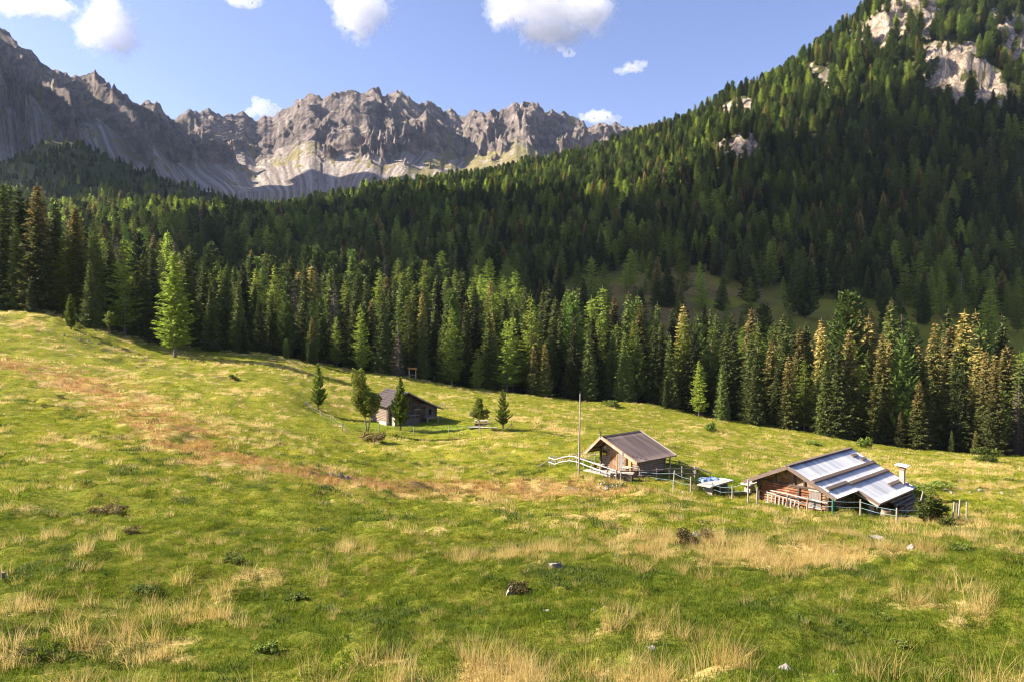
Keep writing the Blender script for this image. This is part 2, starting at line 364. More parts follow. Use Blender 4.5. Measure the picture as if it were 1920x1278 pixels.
near_dark = sst(.12, .5, fbm(XG / 4.5, YG / 3, 4, 61)) * (YG < 230)
def grid_faces(nr, nc):
    i = np.arange(nr - 1)[:, None] * nc + np.arange(nc - 1)[None, :]
    return np.stack([i, i + 1, i + nc + 1, i + nc], -1).reshape(-1, 4)
# ground material
n = NT('meadow_ground'); co = n.coord('Object')
g1 = n.noise(co, .9, 6, .65); g2 = n.noise(co, 7, 5, .7); g3 = n.noise(co, .12, 4)
green = n.ramp(g2, [(.25, (.075, .10, .008)), (.5, (.185, .215, .013)), (.75, (.43, .37, .04))])
green = n.mix(n.ramp(g1, [(.38, 0.0), (.62, 1.0)]), green, n.mix(n.ramp(g2, [(.3, 0.0), (.7, 1.0)]), (.13, .13, .012), (.47, .38, .05)))
strawc = n.ramp(g2, [(.25, (.26, .17, .045)), (.5, (.50, .36, .12)), (.78, (.72, .55, .24))])
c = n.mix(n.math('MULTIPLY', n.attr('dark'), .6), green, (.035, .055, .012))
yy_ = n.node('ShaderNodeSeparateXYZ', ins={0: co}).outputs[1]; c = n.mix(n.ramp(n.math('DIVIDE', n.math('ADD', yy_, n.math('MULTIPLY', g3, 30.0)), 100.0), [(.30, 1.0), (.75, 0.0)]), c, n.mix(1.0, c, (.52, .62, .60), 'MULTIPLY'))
sm = n.math('ADD', n.attr('straw'), n.math('MULTIPLY', n.math('SUBTRACT', g2, .5), 1.1))
c = n.mix(n.ramp(sm, [(.48, 0.0), (.88, 1.0)]), c, strawc)
c = n.mix(n.math('MULTIPLY', n.attr('lawn'), .85), c, n.ramp(g2, [(.3, (.10, .14, .012)), (.7, (.27, .33, .03))]))
c = n.mix(n.math('MULTIPLY', n.attr('rust'), .9), c, n.ramp(g2, [(.3, (.15, .06, .02)), (.7, (.46, .25, .08))]))
c = n.mix(n.attr('soil'), c, n.ramp(g2, [(.3, (.05, .032, .018)), (.7, (.17, .12, .075))]))
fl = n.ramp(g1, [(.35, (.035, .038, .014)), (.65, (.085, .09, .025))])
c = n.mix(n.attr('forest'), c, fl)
c = n.mix(n.math('MULTIPLY', n.attr('heath'), .75), c, n.ramp(g1, [(.35, (.12, .065, .04)), (.65, (.27, .15, .08))]))
rk1 = n.noise(n.mapping(co, (1, 1, .55)), .14, 8, .72); rk = n.ramp(rk1, [(.34, (.08, .06, .045)), (.43, (.27, .21, .15)), (.54, (.43, .34, .25)), (.7, (.58, .49, .39))])
crk = n.node('ShaderNodeTexVoronoi', feature='DISTANCE_TO_EDGE', ins={'Vector': n.mapping(co, (1, 1, .6)), 'Scale': .11}).outputs[0]; crk2 = n.node('ShaderNodeTexVoronoi', feature='DISTANCE_TO_EDGE', ins={'Vector': n.mapping(co, (1, 1, .7)), 'Scale': .33}).outputs[0]
rk = n.mix(n.ramp(n.math('MINIMUM', crk, n.math('MULTIPLY', crk2, 1.6)), [(.0, .75), (.11, 0.0)]), rk, (.13, .10, .075))
rm = n.ramp(n.math('ADD', n.attr('rock'), n.math('MULTIPLY', n.math('SUBTRACT', n.noise(co, .25, 5), .5), .9)), [(.35, 0.0), (.5, 1.0)])
c = n.mix(rm, c, rk)
bh = n.math('ADD', n.math('MULTIPLY', g2, .5), n.math('MULTIPLY', n.noise(co, 25, 3), .25))
M_GROUND = n.out(c, .95, n.bump(bh, .9, .25), spec=.1)
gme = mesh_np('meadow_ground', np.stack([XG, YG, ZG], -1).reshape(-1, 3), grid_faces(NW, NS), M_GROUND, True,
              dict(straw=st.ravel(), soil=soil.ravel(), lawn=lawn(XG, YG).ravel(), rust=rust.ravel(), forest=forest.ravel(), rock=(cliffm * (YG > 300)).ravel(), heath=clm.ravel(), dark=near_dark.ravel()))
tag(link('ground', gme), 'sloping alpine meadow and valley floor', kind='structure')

# ---------------------------------------------------------------- rocky mountain range
crest = [(-500, -140, 1500), (-300, -60, 1600), (0, 62, 1900), (30, 80, 1930), (62, 102, 1970), (85, 118, 2000), (120, 138, 2050), (160, 152, 2090), (178, 146, 2120), (200, 162, 2150), (235, 180, 2200), (262, 200, 2280), (275, 190, 2300), (300, 196, 2350), (318, 222, 2450), (330, 226, 2550), (345, 216, 2600), (375, 212, 2650), (400, 207, 2700), (418, 222, 2740), (435, 218, 2760), (455, 213, 2800), (478, 228, 2830), (497, 214, 2850), (513, 224, 2800), (528, 214, 2700), (545, 204, 2620), (558, 190, 2580), (575, 182, 2550), (590, 180, 2560), (604, 190, 2590), (625, 178, 2620), (650, 172, 2650), (690, 169, 2680), (722, 179, 2700), (738, 172, 2690), (752, 172, 2680), (768, 184, 2680), (780, 193, 2680), (800, 191, 2690), (825, 200, 2690), (850, 208, 2690), (872, 221, 2690), (885, 207, 2560), (905, 212, 2540), (925, 207, 2520), (935, 211, 2500), (955, 200, 2470), (968, 192, 2450), (990, 190, 2440), (1010, 194, 2440), (1022, 207, 2440), (1040, 205, 2440), (1060, 212, 2440), (1082, 226, 2440), (1100, 232, 2430), (1130, 234, 2420), (1170, 238, 2420), (1300, 250, 2400), (1500, 260, 2400)]
NSm, NTm = 900, 420
sa = np.array([ray(a, b)[0] for a, b, c in crest]); ma = np.array([ray(a, b)[1] for a, b, c in crest]); ya = np.array([c for a, b, c in crest], float)
sm_ = np.linspace(-1.0, .34, NSm); tm = np.linspace(0, 1.16, NTm)
SM, TM = np.meshgrid(sm_, tm)
mc = np.interp(SM, sa, ma) + (fbm(SM * 60, SM * 0 + .5, 4, 71) * .010); 
k = np.ones(25) / 25; yc1 = np.convolve(np.pad(np.interp(sm_, sa, ya), 12, 'edge'), k, 'valid'); YC = np.broadcast_to(yc1, SM.shape)
yb = np.interp(SM, [-1.0, -.75, -.6, -.5, -.375, -.1, .16, .34], [1150, 1300, 1500, 1620, 1700, 1640, 1560, 1500])
zb = .19 * yb; zc = mc * YC
a_ = SM * 2300
YM = yb + (YC - yb) * TM; T1_ = np.minimum(TM, 1)
warp = fbm(a_ / 260, TM * 2.2, 3, 81) * 90
DL = (YC - yb) * TM
lean = np.interp(SM, [-1, -.45, -.33, -.2, .0, .34], [.9, .7, .1, -.35, -.2, .25])       # which way the buttresses run downhill
ax = a_ + lean * DL * .55 + warp
R1 = 1 - np.abs(pn(ax / 250, DL / 900 + 3, 87)) * 2.1; R1 = np.clip(R1, -.2, 1)              # big buttresses
R2_ = ridged((ax + fbm(a_ / 90, DL / 90, 2, 86) * 25) / 105, DL / 330, 3, 88, .55) - .45
R3_ = ridged((ax * .8 + DL * .5) / 46, (DL - ax * .3) / 80, 5, 99, .62) - .45
tr0 = .46 + .06 * pn(a_ / 420, TM * 0 + 7.5, 98) + .20 * sst(-.19, -.05, SM) + .10 * pn(a_ / 150, TM * 0 + 2.5, 141) * sst(-.2, -.05, SM); gsx = .37 + .13 * sst(-.19, -.05, SM)
tr0 = tr0 + .16 * np.exp(-((SM + .30) / .035) ** 2) * 0 - .18 * sst(-.42, -.62, SM)
g = gsx * np.minimum(T1_ / tr0, 1) ** 1.15 + (1 - gsx) * (np.clip((T1_ - tr0) / (1 - tr0), 0, 1)) ** .9
ZM = zb + (zc - zb) * g
hgt = R1 * .22 + R2_ * .16 + R3_ * .08
rk_ = TM - tr0 + hgt - .10
rockm = sst(-.012, .012, rk_); rockd = sst(-.05, .12, rk_)
rb = R1
bell = np.clip(1 - TM, 0, 1) ** .4 * sst(.02, .12, TM)
fan = pn(a_ / 130, TM * .8, 89) * 22 * sst(0, .2, TM) * sst(tr0 + .1, tr0 - .25, TM)
ZM += rockd * bell * ((R1 - .3) * 85 + R2_ * 75 + R3_ * 42) + (1 - rockd) * fan
YM = YM - rockd * bell * ((R1 - .3) * 70 + R2_ * 48 + R3_ * 24)
ZM += rockd * bell * (np.abs(((ZM + a_ * .35 + warp * .4) / 26) % 1 - .5) - .25) * 9
# crest teeth and back side
ZM += np.exp(-((TM - 1) / .07) ** 2) * (ridged(a_ / 34, TM * 6, 3, 93) - .55) * 11 * sst(-.64, -.5, SM)
back = np.clip(TM - 1, 0, 1); ZM -= back * 2600
base = sst(0, .04, TM); ZM = ZM * base + (zb - 90) * (1 - base)
XM = SM * YM
grassy = (1 - rockm) * sst(.0, .3, fbm((a_ + lean * DL * .5) / 75, TM * 5, 6, 95, .7) + .34 * sst(-.20, -.03, SM) - .02) * sst(.08, .16, TM)
streak = fbm((a_ + lean * DL * .5 + warp * .3) / 11, TM * 1.2, 4, 101, .7)
grassy = np.maximum(grassy, rockm * sst(.15, .35, fbm(a_ / 60, TM * 5, 4, 96) + .12 * sst(-.05, .2, SM) - .2 * (rb > .12)) * .8)
n = NT('mountain_rock'); co = n.coord('Object')
st1 = n.noise(n.mapping(co, (1, 1, 2.2)), .012, 10, .68, .6); st2 = n.noise(n.mapping(co, (1, 1, .5)), .05, 8, .7)
rc = n.ramp(n.math('ADD', n.math('MULTIPLY', st1, .6), n.math('MULTIPLY', st2, .4)), [(.38, (.085, .068, .060)), (.48, (.18, .145, .125)), (.57, (.32, .26, .215)), (.67, (.50, .43, .36))])
sc = n.ramp(n.math('ADD', n.math('MULTIPLY', n.attr('streak'), .7), n.math('MULTIPLY', n.noise(n.mapping(co, (1, 1, 1)), .03, 8, .7), .3)), [(.3, (.22, .18, .155)), (.5, (.36, .30, .25)), (.7, (.50, .43, .36))])
c = n.mix(n.ramp(n.math('ADD', n.attr('rock'), n.math('MULTIPLY', n.math('SUBTRACT', st2, .5), .8)), [(.4, 0.0), (.6, 1.0)]), sc, rc)
c = n.mix(n.ramp(n.math('ADD', n.attr('grass'), n.math('MULTIPLY', n.math('SUBTRACT', n.noise(co, .05, 8, .75), .5), 1.2)), [(.35, 0.0), (.6, .9)]), c,
          n.ramp(st2, [(.35, (.17, .15, .05)), (.65, (.36, .30, .12))]))
M_ROCK = n.out(c, .95, n.bump(n.math('ADD', n.noise(co, .05, 10, .75), n.math('MULTIPLY', n.node('ShaderNodeTexVoronoi', feature='DISTANCE_TO_EDGE', ins={'Vector': n.mapping(co, (1, 1, .45)), 'Scale': .045}).outputs[0], .7)), 1.0, 18), spec=.1)
mme = mesh_np('mountains', np.stack([XM, YM, ZM], -1).reshape(-1, 3), grid_faces(NTm, NSm), M_ROCK, False, dict(rock=rockm.ravel(), grass=grassy.ravel(), streak=(streak + .5).ravel()))
tag(link('mountains', mme), 'jagged rocky mountain crest with scree slopes', kind='structure')
# ---------------------------------------------------------------- tree templates (metres, base at the origin)
M_BARK = plain_mat('spruce_bark', (.07, .045, .03), (.19, .14, .10), 3)
M_BARKL = plain_mat('larch_bark', (.11, .08, .06), (.28, .23, .19), 3)
M_SPR = foliage_mat('spruce_needles', (.034, .048, .014), (.15, .175, .038))
M_SPB = foliage_mat('spruce_needles_with_cones', (.036, .050, .012), (.16, .18, .036), (.38, .27, .085))
M_LAR = foliage_mat('larch_needles', (.10, .14, .018), (.32, .38, .05), trans=.5)
M_PIN = foliage_mat('pine_needles', (.036, .060, .016), (.15, .20, .038))
M_LEAF = foliage_mat('rowan_leaves', (.10, .15, .02), (.32, .37, .05), (.38, .24, .05), trans=.4)
M_PINL = foliage_mat('young_pine_needles', (.06, .10, .018), (.26, .32, .045), trans=.4)
M_LARL = foliage_mat('bright_larch_needles', (.11, .16, .016), (.30, .37, .045), trans=.5)
M_DEAD = foliage_mat('withered_needles', (.06, .05, .035), (.16, .13, .09), trans=.2)
M_HEATH = foliage_mat('heather_leaves', (.06, .05, .018), (.20, .17, .05), (.34, .17, .06), trans=.25)
M_SHRUB = foliage_mat('shrub_leaves', (.06, .09, .014), (.20, .24, .035), trans=.3)
def quads(C, A, B):
    """kites centred at C spanned by half vectors A (long) and B (short)"""
    n = len(C); V = np.empty((n, 4, 3)); V[:, 0] = C - A; V[:, 1] = C + B - A * .1; V[:, 2] = C + A; V[:, 3] = C - B - A * .1
    return V.reshape(-1, 3), np.arange(n * 4).reshape(-1, 4)
def trunk_np(H, r, n=7, seg=7, lean=0.0, rg=None):
    rg = rg or rng; zz = np.linspace(-.6, H, seg + 1); rr = r * (1 - np.clip(zz / H, 0, 1)) ** .8 + .015; rr[0] *= 1.35
    ox = np.cumsum(rg.normal(0, .05, seg + 1)) * .6 + lean * zz; oy = np.cumsum(rg.normal(0, .05, seg + 1)) * .6; ox -= ox[0]; oy -= oy[0]
    a = np.arange(n) * 2 * np.pi / n
    V = np.stack([ox[:, None] + rr[:, None] * np.cos(a), oy[:, None] + rr[:, None] * np.sin(a), np.repeat(zz[:, None], n, 1)], -1).reshape(-1, 3)
    i = np.arange(seg)[:, None] * n; k = np.arange(n)[None]; k2 = (k + 1) % n
    return V, np.stack([i + k, i + k2, i + n + k2, i + n + k], -1).reshape(-1, 4)
def conifer_np(kind, H, rg, spray=1.0, dens=1.0):
    """branches in whorls, each hung with small needle sprays"""
    P = dict(spruce=dict(z0=.05, R=.172, pw=.75, dz=.46, nb=8, droop=-.30, up=.22, len=.50, wid=.21, hang=.9),
             larch=dict(z0=.12, R=.21, pw=.62, dz=.62, nb=6, droop=-.02, up=.10, len=.46, wid=.16, hang=1.2),
             pine=dict(z0=.10, R=.20, pw=.62, dz=.62, nb=7, droop=.18, up=.34, len=.50, wid=.25, hang=.15),
             cembra=dict(z0=.05, R=.185, pw=.38, dz=.55, nb=8, droop=.10, up=.30, len=.52, wid=.28, hang=.2),
             young=dict(z0=.14, R=.215, pw=.85, dz=.80, nb=6, droop=.12, up=.36, len=.62, wid=.28, hang=.1))[kind]
    sc = H / 22.0; dz = P['dz'] * max(sc, .30) / dens; zs = np.arange(P['z0'] * H, H * .985, dz)
    bz = []; baz = []; bl = []
    for z in zs:
        t = (z - zs[0]) / (H - zs[0]); Rr = P['R'] * H * (1 - t) ** P['pw'] * (min(1, (t + .12) / .22) if kind != 'spruce' else min(1, (t + .25) / .3))
        nb = max(4, int(P['nb'] * (.6 + .5 * (1 - t)) * rg.uniform(.75, 1.2)))
        if rg.random() < .07: Rr *= .72
        a0 = rg.uniform(0, 6.28)
        for i in range(nb):
            if rg.random() < .08: continue
            bz.append(z + rg.uniform(-.4, .4) * dz); baz.append(a0 + i * 6.283 / nb + rg.normal(0, .22)); bl.append(max(Rr * rg.uniform(.62, 1.13), .12 * sc))
    bz, baz, bl = map(np.array, (bz, baz, bl))
    step = .42 * max(sc, .3) * (1.0 if kind != 'larch' else 1.15) / dens
    Cs = []; As = []; Bs = []; tips = []
    mx = int(bl.max() / step) + 2
    for j in range(mx):
        rr = bl - j * step * (1 + rg.uniform(-.1, .1, len(bl))); ok = rr > .12 * sc
        z_, a, L, r = bz[ok], baz[ok], bl[ok], rr[ok]; f = r / L; n_ = len(r)
        if not n_: continue
        dirx, diry = np.cos(a), np.sin(a); zz = z_ + r * P['droop'] + P['up'] * L * f ** 3
        for side in (-1, 0, 1):
            if side == 0 and j > 0 and rg.random() < .0: continue
            lat = side * (L * (1 - f) * .34 + .13 * sc) * rg.uniform(.5, 1.2, n_)
            ang = a + side * rg.uniform(.35, .9, n_)
            C = np.stack([dirx * r - diry * lat, diry * r + dirx * lat, zz - np.abs(lat) * .25 - rg.uniform(0, .16, n_) * sc * P['hang']], -1)
            el = P['droop'] * .9 + 3 * P['up'] * f ** 2 * .8 + rg.normal(0, .22, n_) - P['hang'] * .32
            l_ = P['len'] * sc * spray * rg.uniform(.65, 1.25, n_); w_ = P['wid'] * sc * spray * rg.uniform(.7, 1.3, n_)
            A = np.stack([np.cos(ang) * np.cos(el), np.sin(ang) * np.cos(el), np.sin(el)], -1)
            ro = rg.normal(0, .75, n_); sx = np.stack([-np.sin(ang), np.cos(ang), np.zeros(n_)], -1); up = np.cross(A, sx)
            B = sx * np.cos(ro)[:, None] + up * np.sin(ro)[:, None]
            Cs.append(C); As.append(A * l_[:, None]); Bs.append(B * w_[:, None])
            tips.append(sst(.35, .95, z_ / H) * sst(.25, .8, f) * .9 + .25 * sst(.6, 1, f) * rg.uniform(0, 1, n_))
    C = np.concatenate(Cs); A = np.concatenate(As); B = np.concatenate(Bs); tp = np.concatenate(tips)
    # leader
    nl = 10; C2 = np.stack([np.zeros(nl), np.zeros(nl), np.linspace(.95, 1.0, nl) * H], -1); a = rg.uniform(0, 6.28, nl)
    A2 = np.stack([np.cos(a) * .12, np.sin(a) * .12, np.full(nl, .30)], -1) * sc; B2 = np.stack([-np.sin(a), np.cos(a), np.zeros(nl)], -1) * .09 * sc
    V, Fq = quads(np.concatenate([C, C2]), np.concatenate([A, A2]), np.concatenate([B, B2]))
    return V, Fq, np.repeat(np.concatenate([tp, np.full(nl, 1.0)]), 4)
def dead_np(H, rg, sc):
    """bare grey twigs under the crown"""
    C = []; A = []; B = []
    for i in range(40):
        z = rg.uniform(.04, .3) * H; a = rg.uniform(0, 6.28); L = rg.uniform(.6, 2.0) * sc; d = np.array([np.cos(a), np.sin(a), -.25])
        C.append(d * L * .5 + [0, 0, z]); A.append(d * L * .5); B.append(np.array([0, 0, .03 * sc]))
    return quads(np.array(C), np.array(A), np.array(B))
TPL = bpy.data.collections.new('templates')        # not linked to the scene; only the forests instance it
def joined(name, parts):
    """one mesh, several materials"""
    Vs = []; Fs = []; mi = []; tp = []; b = 0
    for k, (V, Fq, t, mat) in enumerate(parts):
        Vs.append(V); Fs.append(Fq + b); b += len(V); mi.append(np.full(len(Fq), k)); tp.append(t if t is not None else np.zeros(len(V)))
    me = mesh_np(name, np.concatenate(Vs), np.concatenate(Fs), None, False, dict(tip=np.concatenate(tp)))
    for p in parts: me.materials.append(p[3])
    me.polygons.foreach_set('material_index', np.concatenate(mi).astype(np.int32)); return me
class Tpl:
    def __init__(s, name, H, crown, tip, mat, bark, r, seed, lean=0.0, extra=None):
        rg = np.random.default_rng(seed); s.H = H; s.name = name
        tv, tf = trunk_np(H, r, lean=lean, rg=rg)
        if extra is not None: tf = np.concatenate([tf, extra[1] + len(tv)]); tv = np.concatenate([tv, extra[0]])
        s.trunk = mesh_np('trunk', tv, tf, bark, False); s.crown = mesh_np('crown', crown[0], crown[1], mat, False, dict(tip=tip))
        s.parts = [(crown[0], crown[1], tip, mat), (tv, tf, None, bark)]
    def template(s, coll, k):
        o = bpy.data.objects.new('%02d_%s' % (k, s.name), joined(s.name, s.parts)); coll.objects.link(o); return o
def mk(kind, mat, bark, H, seed, name, spray=1.0, dens=1.0):
    rg = np.random.default_rng(seed); V, Fq, tp = conifer_np(kind, H, rg, spray, dens)
    return Tpl(name, H, (V, Fq), tp, mat, bark, .0125 * H + .03, seed + 1, extra=dead_np(H, rg, H / 22))
T_SPR = [mk('spruce', M_SPR, M_BARK, 24, 100 + i, 'spruce_tree') for i in range(4)]
T_SPB = [mk('spruce', M_SPB, M_BARK, 24, 120 + i, 'spruce_tree') for i in range(4)]
T_LAR = [mk('larch', M_LAR, M_BARKL, 22, 140 + i, 'larch_tree') for i in range(3)]
T_PIN = [mk('cembra' if i else 'pine', M_PIN, M_BARK, 16, 160 + i, 'pine_tree') for i in range(3)]
T_DEAD = [mk('spruce', M_DEAD, M_BARKL, 22, 180 + i, 'spruce_tree', .8, .6) for i in range(2)]
FOR = bpy.data.collections.new('forest_templates'); ft = T_SPR + T_SPB[:2] + T_LAR + T_PIN + T_DEAD
for k, t in enumerate(ft): t.template(FOR, k)
FH = np.array([t.H for t in ft])

def scatter(name, P, rot, scl, idx, coll, label=None):
    me = bpy.data.meshes.new(name); n_ = len(P); me.vertices.add(n_); me.vertices.foreach_set('co', np.asarray(P, np.float32).ravel())
    a = me.attributes.new('rot', 'FLOAT_VECTOR', 'POINT'); a.data.foreach_set('vector', np.asarray(rot, np.float32).ravel())
    scl = np.asarray(scl, np.float32); scl = np.repeat(scl[:, None], 3, 1) if scl.ndim == 1 else scl; a = me.attributes.new('scl', 'FLOAT_VECTOR', 'POINT'); a.data.foreach_set('vector', np.ascontiguousarray(scl).ravel())
    a = me.attributes.new('pick', 'INT', 'POINT'); a.data.foreach_set('value', np.asarray(idx, np.int32))
    o = link(name, me); tag(o, label, kind='stuff')
    g = bpy.data.node_groups.new(name, 'GeometryNodeTree'); g.interface.new_socket('Geometry', in_out='INPUT', socket_type='NodeSocketGeometry'); g.interface.new_socket('Geometry', in_out='OUTPUT', socket_type='NodeSocketGeometry')
    N = g.nodes; L = g.links; gi = N.new('NodeGroupInput'); go = N.new('NodeGroupOutput'); ip = N.new('GeometryNodeInstanceOnPoints')
    ci = N.new('GeometryNodeCollectionInfo'); ci.inputs[0].default_value = coll; ci.inputs['Separate Children'].default_value = True; ci.inputs['Reset Children'].default_value = True
    def na(nm, tp):
        x = N.new('GeometryNodeInputNamedAttribute'); x.data_type = tp; x.inputs[0].default_value = nm; return x.outputs[0]
    e = N.new('FunctionNodeEulerToRotation'); L.new(na('rot', 'FLOAT_VECTOR'), e.inputs[0])
    L.new(gi.outputs[0], ip.inputs['Points']); L.new(ci.outputs[0], ip.inputs['Instance']); ip.inputs['Pick Instance'].default_value = True
    L.new(na('pick', 'INT'), ip.inputs['Instance Index']); L.new(e.outputs[0], ip.inputs['Rotation']); L.new(na('scl', 'FLOAT_VECTOR'), ip.inputs['Scale'])
    L.new(ip.outputs[0], go.inputs[0]); m = o.modifiers.new('scatter', 'NODES'); m.node_group = g
    return o
def jgrid(x0, x1, y0, y1, sp, rg):
    gx, gy = np.meshgrid(np.arange(x0, x1, sp), np.arange(y0, y1, sp)); s_ = gx.shape
    return (gx + rg.uniform(-.45, .45, s_) * sp).ravel(), (gy + rg.uniform(-.45, .45, s_) * sp).ravel()
# ---- far forest on the hillsides and the valley floor: one mass
rf = np.random.default_rng(5)
x, y = jgrid(-1150, 1150, 250, 1350, 7.3, rf)
s_ = x / y; z = zat(x, y)
pxs = 960 + s_ * F
keep = (np.abs(s_) < .86)
dens = np.ones_like(x)
# the clearing at the foot of the hill
cl1 = sst(-.02, .03, s_ - .03) * (1 - sst(.45, .50, s_ + 0 * y)); edge_c = np.interp(s_, [.0, .1, .2, .3, .45, .6, .75], [385, 440, 475, 440, 420, 400, 400]) + fbm(x / 25, y / 25, 2, 14) * 30
dens = np.where((y < edge_c) & (s_ > .03), .13, dens)
dens = np.where((y < 330) & (s_ <= .03), .8, dens)
dens = np.where((y > 300) & (y < 420) & (np.abs(s_ + .44) < .035), .15, dens)
cr = bil(cliffm, S_, W_, x / (y + FO), np.log(y + FO)); dens = np.where(cr > .22, .24, dens)
for cx, cyy, hw, hh in CL:                       # open ground below the cliffs
    dens = np.where((np.abs(x - cx + (y - cyy) * -.1) < hw * .85) & (y < cyy) & (y > cyy - 26), dens * .2, dens)
gm = fbm(x / 45, y / 60, 3, 15); dens = np.where((s_ < -.35) & (y > 760), dens * (.10 + .95 * sst(-.22, .12, gm)), dens)
dens = np.where((s_ > .2) & (y > 480), dens * (.62 + .45 * sst(-.35, -.05, gm)), dens)
tl = 1500 + 0 * x; dens = np.where((s_ < -.3) & (y > 1180), dens * .3, dens)
keep &= rf.random(len(x)) < dens
x, y, z, s_ = x[keep], y[keep], z[keep], s_[keep]
n_ = len(x); ty = fbm(x / 60, y / 60, 3, 16) + rf.normal(0, .22, n_); u = rf.random(n_)
idx = np.where(ty > .04, 6 + (u * 3).astype(int), np.where(ty < -.24, 9 + (u * 3).astype(int), (u * 6).astype(int)))
high = (z > 110) & (rf.random(n_) < .45); idx = np.where(high, 9 + (u * 3).astype(int), idx)
Ht = (12 + 17 * rf.random(n_) ** 1.0) * (1 - .25 * sst(600, 1000, y)) * np.where(rf.random(n_) < .12, .55, 1); Ht = np.where(y < edge_c[keep] if False else y < 0, 12, Ht)
idx = np.where(rf.random(n_) < .02, 12 + (u * 2).astype(int), idx); scl = Ht / FH[idx]; wd = rf.uniform(.95, 1.5, n_); scl = np.stack([scl * wd, scl * wd, scl], -1)
scl = scl * np.where(s_ < -.22, 1 - .42 * sst(620, 950, y), 1.0)[:, None]
scatter('conifer_forest', np.stack([x, y, z - .3], -1), np.stack([rf.normal(0, .03, n_), rf.normal(0, .03, n_), rf.uniform(0, 6.28, n_)], -1), scl, idx, FOR, 'dense dark conifer forest covering the hillsides and the valley floor')
print('far trees', n_)
# ---------------------------------------------------------------- individual trees
def plant(tpl, loc, H, name, label, cat, group=None, rz=None, wide=1.0):
    r = empty(name, loc, random.uniform(0, 6.28) if rz is None else rz, label, cat, group)
    s = H / tpl.H; r.scale = (s * wide, s * wide, s)
    link('trunk', tpl.trunk, r); link('crown', tpl.crown, r); return r
top = [(-300, 300), (0, 335), (30, 350), (70, 345), (100, 385), (140, 385), (185, 430), (230, 445), (300, 455), (350, 460), (440, 485), (600, 490), (750, 500), (900, 515), (1000, 530), (1080, 540), (1280, 552), (1400, 585), (1450, 590), (1550, 545), (1600, 545), (1680, 565), (1780, 570), (1850, 590), (1920, 600), (2300, 640)]
def mtop(s_): return (605 - np.interp(960 + F * s_, [a for a, b in top], [b for a, b in top])) / F
rt = np.random.default_rng(21)
# forest edge behind the meadow
cand = []
for row, (off, sp) in enumerate(((1.5, 5.0), (7, 5.6), (13, 5.8), (20, 6.2), (28, 6.6), (37, 7.0), (47, 7.5), (58, 8.0), (70, 8.0))):
    xx = -185.0
    while xx < 165:
        yy = 160.0
        for _ in range(6): yy = float(edgeY(np.array([xx]), np.array([yy]))[0]) + off
        x_ = xx + rt.uniform(-1.8, 1.8); y_ = yy + rt.uniform(-2.2, 2.2)
        if row == 0 and (rt.random() < .25): xx += sp; continue
        sgn = x_ / y_
        if row < 4 and -.165 < sgn < -.115 and rt.random() < .75: xx += sp; continue      # gap behind the board
        if row < 2 and -.64 < sgn < -.50 and rt.random() < .6: xx += sp; continue
        cand.append((row, x_, y_)); xx += sp
cand = [c for c in cand if abs(c[1] / c[2]) < .80]
vis = [c for c in cand if abs(c[1] / c[2]) < .765]
vis.sort(key=lambda c: c[0] + rt.uniform(0, .5)); indiv = vis[:275]; iset = set(indiv); rest = [c for c in cand if c not in iset]
def tree_spec(c):
    row, x_, y_ = c; s_ = x_ / y_; zz = zat1(x_, y_); Hf = (float(mtop(s_)) * y_ - zz)
    k = [.66, .76, .84, .90, .94, .97, 1.0, 1.0, 1.0][row]; H = Hf * k * rt.uniform(.70, 1.08)
    if row == 0 and rt.random() < .35: H *= rt.uniform(.35, .65)
    if rt.random() < .15: H *= rt.uniform(.7, .9)
    H = min(H, 40); u = rt.random(); px = 960 + F * s_
    brown = .10 + .12 * (px > 560) + .38 * (px > 1430)
    lar = .25 if 620 < px < 1400 else .08
    kind = 'larch' if u < lar else ('pine' if u < lar + .06 else ('brown' if u < lar + .06 + brown * .7 else ('dead' if u > .965 else 'spruce')))
    return kind, (x_, y_, zz - .25), max(H, 5)
LB = dict(dead=('spruce_tree', 'thin greyish half-dead spruce in the forest edge behind the meadow', 'spruce', 'half-dead spruces in the forest edge'),
          larch=('larch_tree', 'light green feathery larch in the forest edge behind the meadow', 'larch', 'larches in the forest edge'),
          pine=('pine_tree', 'dense bluish green stone pine in the forest edge behind the meadow', 'pine', 'stone pines in the forest edge'),
          brown=('spruce_tree', 'spruce with brown cone-laden branch tips in the forest edge behind the meadow', 'spruce', 'brown tipped spruces in the forest edge'),
          spruce=('spruce_tree', 'plain dark green spruce in the forest edge behind the meadow', 'spruce', 'dark spruces in the forest edge'))
TT = dict(dead=T_DEAD, larch=T_LAR, pine=T_PIN, brown=T_SPB, spruce=T_SPR)
for i, c in enumerate(indiv):
    kd, loc, H = tree_spec(c); t = TT[kd][int(rt.integers(len(TT[kd])))]; nm, lb, ct, gr = LB[kd]
    plant(t, loc, H, nm, lb, ct, gr, rz=rt.uniform(0, 6.28), wide=rt.uniform(.82, 1.08))
rp = []; rs = []; ri = []
for c in rest:
    kd, loc, H = tree_spec(c); k = dict(spruce=0, brown=4, larch=6, pine=9, dead=12)[kd] + int(rt.integers(2)); rp.append(loc); rs.append(H / FH[k]); ri.append(k)
scatter('spruce_wood', rp, np.stack([np.zeros(len(rp)), np.zeros(len(rp)), rt.uniform(0, 6.28, len(rp))], -1), rs, ri, FOR, 'back rows of the spruce wood behind the forest edge')
